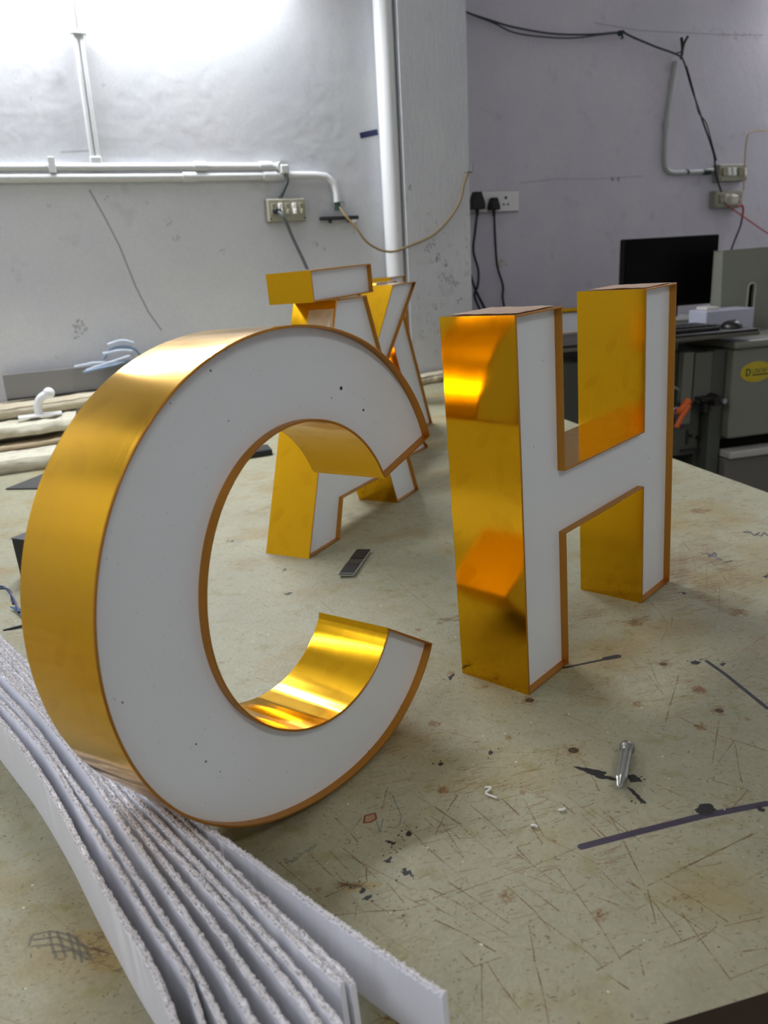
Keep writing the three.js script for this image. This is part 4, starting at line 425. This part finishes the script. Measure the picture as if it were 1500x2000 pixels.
  single('black_cable', 'wavy black cord hanging from the plug nearest the pillar', 'cable', wallCord(wp([[0.379, 0.61], [0.367, 0.537], [0.356, 0.457], [0.379, 0.373], [0.373, 0.311], [0.357, 0.28], [0.381, 0.217], [0.418, 0.136], [0.43, 0.0], [0.42, -0.3]], WR + 0.036), 0.0052, 90), blackCable, 'black plug cords');
  single('black_cable', 'wavy black cord hanging from the second plug', 'cable', wallCord(wp([[0.461, 0.6], [0.465, 0.493], [0.474, 0.389], [0.502, 0.302], [0.499, 0.26], [0.507, 0.214], [0.511, 0.128], [0.5, -0.3]], WR + 0.036), 0.0052, 90), blackCable, 'black plug cords');
  single('black_cable', 'black cord slanting out from behind the pillar, crossing a plug cord', 'cable', wallCord(wp([[0.2, 0.55], [0.3, 0.45], [0.334, 0.407], [0.348, 0.375], [0.377, 0.3], [0.42, 0.222], [0.471, 0.13], [0.52, -0.3]], WR + 0.012), 0.0055, 70), blackCable, 'black plug cords');
}

// ------------------------------------------------------------------ bending machine, monitor and desk at the right
const M_ = (name, label, cat, s, t, o, group) => orient(thing(name, label, cat, group), MACH, s, t, o);
const machGrey = std(0x7d7f72, 0.5), machDark = std(0x4c5046, 0.55), machTop = std(0x7d7f72, 0.35);
{
  const m = M_('bending_machine', 'grey floor standing machine cabinet with a yellow oval sticker', 'machine', 0.0, -0.84, 0);
  part('upper_door', bx(0.95, 0.3, 0.28, 0.485, 0.69, -0.14, 0.008), machGrey, m);
  part('lower_door', bx(0.95, 0.47, 0.28, 0.485, 0.235, -0.14, 0.008), std(0x6a675f, 0.5), m);
  part('inner_panel', bx(0.95, 0.1, 0.01, 0.485, 0.505, -0.26), machGrey, m); part('side_panel', bx(0.01, 0.1, 0.26, 0.955, 0.505, -0.14), machGrey, m);
  part('light_bar', bx(0.95, 0.026, 0.06, 0.485, 0.485, -0.012, 0.006), std(0xb8b6b0, 0.4), m);
  part('top_ledge', bx(0.98, 0.026, 0.3, 0.49, 0.853, -0.135, 0.01), machTop, m);
  part('corner_post', bx(0.05, 0.84, 0.24, -0.02, 0.42, -0.15, 0.006), machDark, m);
  const st = canvasTex(512, 300, (g, w, h) => { g.fillStyle = '#c2ac10'; g.fillRect(0, 0, w, h); g.fillStyle = '#1c3c22'; g.font = 'bold 150px sans-serif'; g.fillText('D', 70, 205); g.save(); g.fillStyle = '#3c4420'; g.font = 'bold 88px sans-serif'; g.transform(1, 0, -0.15, 1, 0, 0); for (let i = 0; i < 6; i++) { g.fillRect(214 + i * 40, 108, 9, 60); g.fillRect(214 + i * 40, i % 2 ? 108 : 158, 28, 9); if (i % 3) g.fillRect(232 + i * 40, 112, 9, 52); } g.restore(); g.fillStyle = '#223018'; g.fillRect(192, 186, 260, 20); });
  const ov = new THREE.Shape(); ov.absellipse(0, 0, 0.062, 0.034, 0, Math.PI * 2); const og = new THREE.ExtrudeGeometry(ov, { depth: 0.0008, bevelEnabled: false, curveSegments: 40 }); { const p = og.attributes.position, uv = og.attributes.uv; for (let i = 0; i < p.count; i++) uv.setXY(i, (p.getX(i) + 0.062) / 0.124, (p.getY(i) + 0.034) / 0.068); }
  const stk = part('sticker', og, new THREE.MeshStandardMaterial({ map: st, roughness: 0.4 }), m); stk.position.set(0.101, 0.76, 0.0005); stk.userData = { label: 'yellow oval sticker with dark green lettering' };
  // feeder unit at the left of the cabinet
  part('feeder_body', bx(0.62, 0.36, 0.2, -0.36, 0.66, -0.17, 0.01), machDark, m);
  part('feeder_plate', bx(0.07, 0.16, 0.02, -0.075, 0.755, -0.045, 0.004), std(0x63645a, 0.5), m);
  part('feeder_plate', bx(0.04, 0.24, 0.03, -0.135, 0.72, -0.05, 0.004), std(0x6f7266, 0.5), m);
  part('bracket', [bx(0.06, 0.012, 0.05, -0.075, 0.685, -0.02, 0.003), bx(0.016, 0.05, 0.03, -0.07, 0.66, -0.03, 0.003)], std(0x1c1c1a, 0.6), m);
  const kn = part('knob', cyl(0.022, 0.04, -0.052, 0.68 - 0.0, 0.0, 'z', 0.017).translate(0, 0.0 - 0.0, 0), std(0x1d1512, 0.5), m); kn.position.y = 0.0; part('steel_tip', cyl(0.008, 0.02, -0.04, 0.68, 0.025, 'z'), std(0xb0b0b4, 0.3, 0.9), kn);
  part('slanted_bar', tube([[-0.3, 0.78, -0.06], [-0.18, 0.73, -0.055], [-0.06, 0.66, -0.05]], 0.006, 20, 7), std(0x8d8f86, 0.5), m);
  for (const [x, y] of [[-0.135, 0.6], [-0.118, 0.62], [-0.09, 0.55], [-0.06, 0.54]]) part('bolt', cyl(0.006, 0.012, x, y, -0.066, 'z'), std(0x1a1a18, 0.5, 0.4), m);
  part('slot_plate', [bx(0.008, 0.05, 0.004, -0.1, 0.545, -0.068), bx(0.07, 0.008, 0.01, -0.09, 0.5, -0.066)], std(0x24251f, 0.6), m);
  part('rear_panel', bx(0.62, 0.48, 0.012, -0.36, 0.24, -0.262), machDark, m);
  for (const z of [-0.09, -0.24]) part('leg', bx(0.035, 0.48, 0.035, -0.65, 0.24, z), machDark, m);
  part('side_panel', bx(0.012, 0.48, 0.16, -0.05, 0.24, -0.17), machDark, m);
  // tall back panel
  const pl = M_('back_panel', 'tall olive grey panel with a rounded slot behind the monitor', 'panel', 0.21, 0.0, -0.35);
  const ps = shapeOf([[0, 0.004], [0.62, 0.01], [0.62, 0.316], [-0.012, 0.306]]); const sl = new THREE.Path(); const sx = 0.124, r = 0.012; sl.moveTo(sx - r, 0.05); sl.absarc(sx, 0.05, r, Math.PI, 0, false); sl.lineTo(sx + r, 0.17); sl.absarc(sx, 0.17, r, 0, Math.PI, false); ps.holes.push(sl);
  part('sheet', new THREE.ExtrudeGeometry(ps, { depth: 0.012, bevelEnabled: false, curveSegments: 12 }), std(0x84867a, 0.55), pl);
  part('slot_rim', new THREE.TubeGeometry(new THREE.CatmullRomCurve3([...Array(24)].map((_, i) => { const a = i / 24 * Math.PI * 2; return v3(sx + 0.015 * Math.cos(a), 0.11 + Math.sign(Math.sin(a)) * 0.06 + 0.015 * Math.sin(a), 0.012); }), true), 60, 0.004, 6, true), std(0xb4b4a6, 0.5), pl);
  { const pm = std(0x84867a, 0.55); part('housing', [bx(0.62, 0.24, 0.006, 0.31, 0.185, -0.05), bx(0.006, 0.24, 0.05, 0.003, 0.185, -0.025), bx(0.006, 0.24, 0.05, 0.617, 0.185, -0.025), bx(0.62, 0.006, 0.05, 0.31, 0.302, -0.025), bx(0.62, 0.006, 0.05, 0.31, 0.062, -0.025)], pm, pl); }
  // keyboard tray and what is on it
  const tr = M_('keyboard_tray', 'dark thin keyboard shelf on an arm in front of the machine', 'shelf', -0.27, 0.052, -0.13);
  part('shelf', bx(0.72, 0.01, 0.28, 0, 0.006, 0, 0.004), std(0x14130f, 0.4), tr); part('edge_strip', bx(0.72, 0.012, 0.006, 0, -0.004, 0.142, 0.002), std(0x5d5a4c, 0.5), tr); part('arm', bx(0.08, 0.06, 0.12, 0.1, -0.03, -0.03, 0.006), std(0x6f7266, 0.5), tr);
  const kb = M_('keyboard', 'black keyboard lying on the dark shelf', 'keyboard', -0.21, 0.0632, -0.09);
  part('base', bx(0.36, 0.012, 0.13, 0, 0.006, 0, 0.004), std(0x0d0d0e, 0.5), kb);
  for (let r2 = 0; r2 < 4; r2++) for (let c = 0; c < 15; c++) part('key', bx(0.019, 0.006, 0.022, -0.161 + c * 0.023, 0.015, -0.042 + r2 * 0.028), std(0x17171a, 0.5), kb);
  const ms = M_('computer_mouse', 'black mouse at the right end of the dark shelf', 'mouse', 0.038, 0.0632, -0.06);
  part('body', new THREE.SphereGeometry(0.03, 20, 12, 0, Math.PI * 2, 0, Math.PI / 2).scale(1.1, 0.85, 1.3), std(0x0a0a0b, 0.35), ms); part('wheel', cyl(0.004, 0.008, 0, 0.024, 0.012, 'x'), std(0x2a2a2a, 0.6), ms);
  const mo = M_('monitor', 'black flat monitor standing behind letter H', 'monitor', 0.1, 0.06, -0.5);
  part('bezel', bx(0.41, 0.255, 0.03, 0, 0.176, -0.015, 0.006), std(0x040404, 0.6, 0, { specularIntensity: 0.3 }), mo); part('screen', bx(0.388, 0.232, 0.002, 0, 0.178, 0.0004), std(0x010101, 0.35, 0, { specularIntensity: 0.25 }), mo);
  part('neck', bx(0.05, 0.07, 0.03, 0.02, 0.03, -0.02, 0.006), std(0x1a1a1a, 0.5), mo); part('foot', bx(0.2, 0.012, 0.15, 0.02, 0.003, 0, 0.005), std(0xb8b8b4, 0.4), mo);
  const pb = M_('machine_desk', 'grey flat desk top under the monitor', 'desk', 0.05, 0.0, -0.49);
  part('top', bx(1.1, 0.05, 0.24, -0.2, 0.03, 0, 0.006), std(0x74766c, 0.5), pb); part('support', bx(1.0, 0.8, 0.1, -0.2, -0.4, -0.08), std(0x23241f, 0.7), pb);
  const wb = M_('white_box', 'low lavender white box beside the monitor', 'box', 0.158, 0.0275, -0.27);
  part('body', bx(0.2, 0.08, 0.1, 0, 0.04, 0, 0.005), std(0xb6b8c8, 0.5), wb); part('lid', bx(0.05, 0.012, 0.06, -0.06, 0.086, 0, 0.004), std(0xd4d2cc, 0.5), wb);
  // small sign lying on the desk, seen between the uprights of the H
  const sg = M_('small_sign', 'small gold rimmed white sign seen between the uprights of letter H', 'sign', -0.5, 0.0665, -0.27);
  channelLetter(sg, [[0, 0], [0.16, 0], [0.16, 0.072], [0, 0.072]], [], 0.06); part('gold_cover', bx(0.165, 0.012, 0.066, 0.08, 0.0785, -0.03, 0.002), gold, sg);
  // spring clamp
  const cl = M_('spring_clamp', 'orange spring clamp with a pink tip beside the machine', 'clamp', -0.2, -0.178, 0.02);
  part('handle', tube([[0.035, 0.032, 0], [0.02, 0.016, 0], [0.0, 0.0, 0], [-0.02, 0.004, 0]], 0.0125, 20, 9), std(0xd2601c, 0.5), cl); part('handle', tube([[0.03, 0.016, 0.008], [0.006, -0.016, 0.008], [-0.014, -0.052, 0.008]], 0.009, 20, 9), std(0xd2601c, 0.5), cl);
  part('spring', new THREE.TorusGeometry(0.009, 0.004, 8, 18).translate(-0.018, 0.004, 0.006), std(0x9a9aa0, 0.35, 0.8), cl); part('pink_tip', bx(0.022, 0.012, 0.012, -0.036, -0.008, 0.004, 0.004).rotateZ(0.2), std(0xd8475e, 0.5), cl);
  part('peg', bx(0.02, 0.02, 0.09, 0.01, 0.01, -0.045), std(0x30302c, 0.6), cl);
}

// ------------------------------------------------------------------ stacked sheets and scraps along the wall at the left
const dirtyMap = (base, k) => canvasTex(512, 256, (g, w, h) => { g.fillStyle = base; g.fillRect(0, 0, w, h); for (let i = 0; i < 700; i++) { g.fillStyle = `rgba(${rr(70, 120) | 0},${rr(55, 95) | 0},${rr(35, 70) | 0},${rr(0.05, k)})`; g.beginPath(); g.ellipse(rr(0, w), rr(0, h), rr(1, 14), rr(1, 6), rr(-0.5, 0.5), 0, 6.28); g.fill(); } });
function slab(name, label, s, yb, o, w, h, d, turn, rough, mat) {
  const g = thing(name, label, 'sheet stack', 'dirty sheets stacked along the wall'); const p = inFrame(WALL, s, 0, o); g.position.set(p.x, TY + yb, p.z); g.rotation.y = (24 + turn) * R;
  const q = new THREE.BoxGeometry(w, h, d, 110, 5, 30), nx = q.attributes.position; for (let i = 0; i < nx.count; i++) { const x = nx.getX(i), y = nx.getY(i), z = nx.getZ(i), e = 2 * Math.abs(y) / h; nx.setZ(i, z - Math.sign(z) * (Math.abs(z) > d / 2 - 1e-4 ? h * 0.28 * e * e : 0) + rough * 2 * (fbm(x * 26 + s * 7, y * 40 + z * 3, 3) - 0.44)); nx.setY(i, y + (y > 0 ? rough : rough * 0.05) * (fbm(x * 32 + s, z * 32, 3) - 0.44)); } q.computeVertexNormals(); q.translate(0, h / 2, 0);
  part('sheet', q, mat, g); return g;
}
{
  const foam = new THREE.MeshStandardMaterial({ map: dirtyMap('#c9c6b2', 0.22), roughness: 0.85 }), foam2 = new THREE.MeshStandardMaterial({ map: dirtyMap('#c2b9a0', 0.3), roughness: 0.9 }), brown = new THREE.MeshStandardMaterial({ map: dirtyMap('#a8977a', 0.3), roughness: 0.9 });
  slab('foam_slab', 'thick dirty cream slab at the bottom of the pile by the wall', -1.85, 0.0, 0.16, 1.05, 0.036, 0.42, -8, 0.006, foam);
  slab('foam_slab', 'thin brown sheet in the middle of the pile by the wall', -1.88, 0.0385, 0.09, 1.0, 0.011, 0.28, -7, 0.006, brown);
  slab('foam_slab', 'thin dark grey sheet in the middle of the pile by the wall', -1.9, 0.0515, 0.06, 0.95, 0.012, 0.2, -5, 0.004, new THREE.MeshStandardMaterial({ map: dirtyMap('#77705f', 0.4), roughness: 0.9 }));
  slab('foam_slab', 'crumbly white sheet above the dark gap of the pile', -1.86, 0.067, 0.08, 1.05, 0.03, 0.26, -6, 0.014, foam);
  slab('foam_slab', 'tan board on top of the pile against the wall', -1.8, 0.1035, 0.03, 1.1, 0.03, 0.18, 0, 0.005, foam2);
  slab('foam_slab', 'sandy plank lying at the foot of the pillar', -0.1, 0.0, 0.06, 0.36, 0.03, 0.1, 0, 0.008, foam2);
  const du = thing('grey_bar', 'long dark grey flat bar standing on the pile against the wall', 'bar'); orient(du, WALL, -1.13, 0.094, WL + 0.045); part('body', bx(0.78, 0.08, 0.02, 0, 0.04, 0, 0.002), std(0x7b7975, 0.6), du); part('edge', bx(0.78, 0.006, 0.03, 0, 0.003, 0.004, 0.001), std(0x2a2926, 0.7), du); du.rotateX(-0.12);
  const hp = thing('bent_pipe', 'short bent white plastic pipe standing on the pile', 'pipe'); orient(hp, WALL, -1.43, 0.066, 0.16); part('stem', tube([[-0.012, 0, 0], [-0.012, 0.03, 0], [0, 0.05, 0], [0.022, 0.062, 0]], 0.012, 24, 10), whitePlastic, hp); part('cap', new THREE.SphereGeometry(0.0165, 16, 12).translate(0.024, 0.062, 0), whitePlastic, hp); part('foot', bx(0.12, 0.006, 0.04, -0.01, 0.001, 0, 0.002), whitePlastic, hp);
  const film = new THREE.MeshPhysicalMaterial({ color: 0xdfe8f2, roughness: 0.25, transmission: 0.4, thickness: 0 }), filmB = std(0x7d92ab, 0.4);
  const pf = thing('plastic_ribbon', 'crumpled clear and blue plastic ribbons lying on the grey bar', 'plastic scrap'); orient(pf, WALL, -1.2, 0.165, WL + 0.05);
  for (const [pts, mt] of [[[[-0.11, 0.012, 0], [-0.05, 0.02, 0.02], [0.02, 0.012, 0.0]], film], [[[-0.08, 0.0, 0.03], [-0.03, 0.012, 0.03], [0.06, 0.03, 0.02]], film], [[[-0.09, -0.004, 0.034], [0.0, 0.008, 0.034], [0.1, 0.018, 0.0]], filmB], [[[-0.02, 0.03, 0.0], [0.02, 0.06, 0.0], [0.08, 0.05, 0.0], [0.1, 0.02, 0]], filmB], [[[0.0, 0.07, 0], [0.04, 0.08, 0.0], [0.08, 0.07, 0]], film], [[[-0.02, 0.045, 0.01], [0.03, 0.05, 0.02], [0.07, 0.045, 0.01]], film]]) { const t = tube(pts, 0.0045, 24, 8); const p = t.attributes.position; for (let i = 0; i < p.count; i++) p.setY(i, p.getY(i) + 0.002 * (vn(p.getX(i) * 90, p.getZ(i) * 90) - 0.5)); part('ribbon', t, mt, pf); }
}

// ------------------------------------------------------------------ small things on the table
const onT = (name, label, cat, x, z, turn = 0, group) => { const g = thing(name, label, cat, group); g.position.set(x, TY, z); g.rotation.y = turn; return g; };
{
  // masonry nail
  const n = onT('masonry_nail', 'short thick steel nail lying on the table at the lower right', 'nail', 0.194, -0.607, Math.atan2(-(-0.578 + 0.637), 0.181 - 0.207));
  const steel = std(0xa2a39f, 0.3, 0.95), L = 0.063;
  const pr = [[0, -L / 2], [0.0022, -L / 2 + 0.001], [0.0042, -L / 2 + 0.01], [0.0044, L / 2 - 0.01], [0.0048, L / 2 - 0.007], [0.007, L / 2 - 0.0042], [0.0072, L / 2 - 0.0012], [0.005, L / 2], [0, L / 2]];
  let sh = new THREE.LatheGeometry([[0, -L / 2], [0.0022, -L / 2 + 0.0015], [0.0038, -L / 2 + 0.011], [0.0046, -L / 2 + 0.013], [0.0047, L / 2 - 0.006], [0.005, L / 2 - 0.004]].map(([r, y]) => new THREE.Vector2(r, y)), 24); { const p = sh.attributes.position; for (let i = 0; i < p.count; i++) { const a = Math.atan2(p.getZ(i), p.getX(i)), k = 1 + 0.16 * Math.cos(a * 6); p.setX(i, p.getX(i) * k); p.setZ(i, p.getZ(i) * k); } sh = toCreasedNormals(sh.toNonIndexed(), 0.35); }
  const rot = (g) => g.rotateZ(Math.PI / 2).translate(0, 0.0076, 0);
  part('shank', rot(sh), steel, n); part('head', rot(new THREE.LatheGeometry(pr.slice(3).map(([r, y]) => new THREE.Vector2(r, y)), 20)), steel, n);
  // strip with black blocks
  const m = onT('black_strip', 'small flat strip with two black blocks lying before letter A', 'strip', -0.053, -1.184, Math.atan2(1.232 - 1.1355, -0.0405 + 0.067));
  part('carrier', bx(0.105, 0.003, 0.024, 0, 0.0035, 0, 0.001), std(0xb4b4aa, 0.3), m);
  for (const [x, l] of [[0.032, 0.04], [-0.028, 0.034]]) part('block', bx(l, 0.0016, 0.023, x, 0.0056, 0), std(0x090909, 0.5), m);
  part('grey_band', bx(0.018, 0.0012, 0.023, 0.001, 0.0052, 0), std(0x2c2c2a, 0.4), m); part('grey_band', bx(0.008, 0.0012, 0.023, -0.049, 0.0052, 0), std(0x4a4a46, 0.4), m);
  part('pin', cyl(0.0006, 0.012, -0.056, 0.003, -0.006, 'x'), std(0x77776c, 0.4, 0.7), m);
  // black blocks
  const b1 = onT('black_block', 'black block half hidden behind the left side of letter C', 'block', -0.532, -1.332, 60 * R); part('body', bx(0.2, 0.068, 0.1, 0, 0.034, 0, 0.003), std(0x0d0d0d, 0.55), b1); part('top_sheet', bx(0.2, 0.002, 0.1, 0, 0.069, 0), std(0x2a2b2c, 0.6), b1);
  const b2 = onT('black_block', 'small flat black block seen through the opening of letter C', 'block', -0.33, -2.03, 0.28); part('body', bx(0.1, 0.016, 0.07, 0, 0.008, 0, 0.002), std(0x0a0a0a, 0.5), b2); part('label_face', bx(0.09, 0.0008, 0.06, 0, 0.0163, 0), std(0x111111, 0.6), b2);
  const tri = onT('dark_plate', 'dark grey triangular plate lying before the pile at the left', 'plate', -0.84, -1.95); part('plate', new THREE.ExtrudeGeometry(shapeOf([[-0.077, -0.052], [0.09, -0.1], [0.09, 0.08], [-0.03, 0.082]]), { depth: 0.004, bevelEnabled: false }).rotateX(-Math.PI / 2), std(0x3a3a38, 0.6), tri);
  // blue thread
  const th = onT('blue_thread', 'dark blue tangled wire at the left edge beside letter C', 'wire', -0.54, -1.04);
  const bl = std(0x1c2c66, 0.5), bk = std(0x12202c, 0.5), tq = std(0x2f5f86, 0.5);
  const tt = (pts, r, mt) => part('strand', tube(pts, r, 24, 6), mt, th);
  tt([[-0.03, 0.07, -0.0], [0.0, 0.072, 0.0], [0.02, 0.066, 0.02], [0.05, 0.06, 0.07]], 0.0016, bl); tt([[-0.05, 0.072, 0.01], [-0.02, 0.071, 0.006], [0.012, 0.07, 0.008], [0.024, 0.062, 0.03], [0.03, 0.06, 0.04]], 0.0014, bk); tt([[-0.02, 0.0, -0.012], [0.0, 0.002, -0.016], [0.04, 0.003, -0.03]], 0.0018, bk);
  for (let i = 0; i < 5; i++) tt([[-0.042 + i * 0.003, 0.004, -0.09 + i * 0.001], [-0.02 + i * 0.002, 0.004, -0.066], [0.006, 0.003, -0.03]], 0.0008, tq);
  // white shavings
  const shaving = (label, x, z, pts) => { const s = onT('plastic_shaving', label, 'shaving', x, z, 0, 'white plastic shavings on the table'); part('curl', tube(pts, 0.0011, 14, 6), std(0xe4e2dc, 0.6), s); };
  shaving('curled white shaving lying to the left of the nail', 0.071, -0.594, [[-0.003, 0.0012, -0.01], [0.002, 0.003, -0.006], [-0.004, 0.0012, -0.002], [0.001, 0.0012, 0.003], [0.005, 0.0012, 0.006]]);
  shaving('tiny white crumb below the nail', 0.128, -0.565, [[-0.003, 0.0012, 0], [0, 0.002, 0.001], [0.003, 0.0012, -0.001]]);
  shaving('tiny white crumb left of the dark marker line', 0.1, -0.548, [[-0.002, 0.0012, -0.001], [0.001, 0.002, 0], [0.003, 0.0012, 0.001]]);
}
renderer.render(scene, camera);
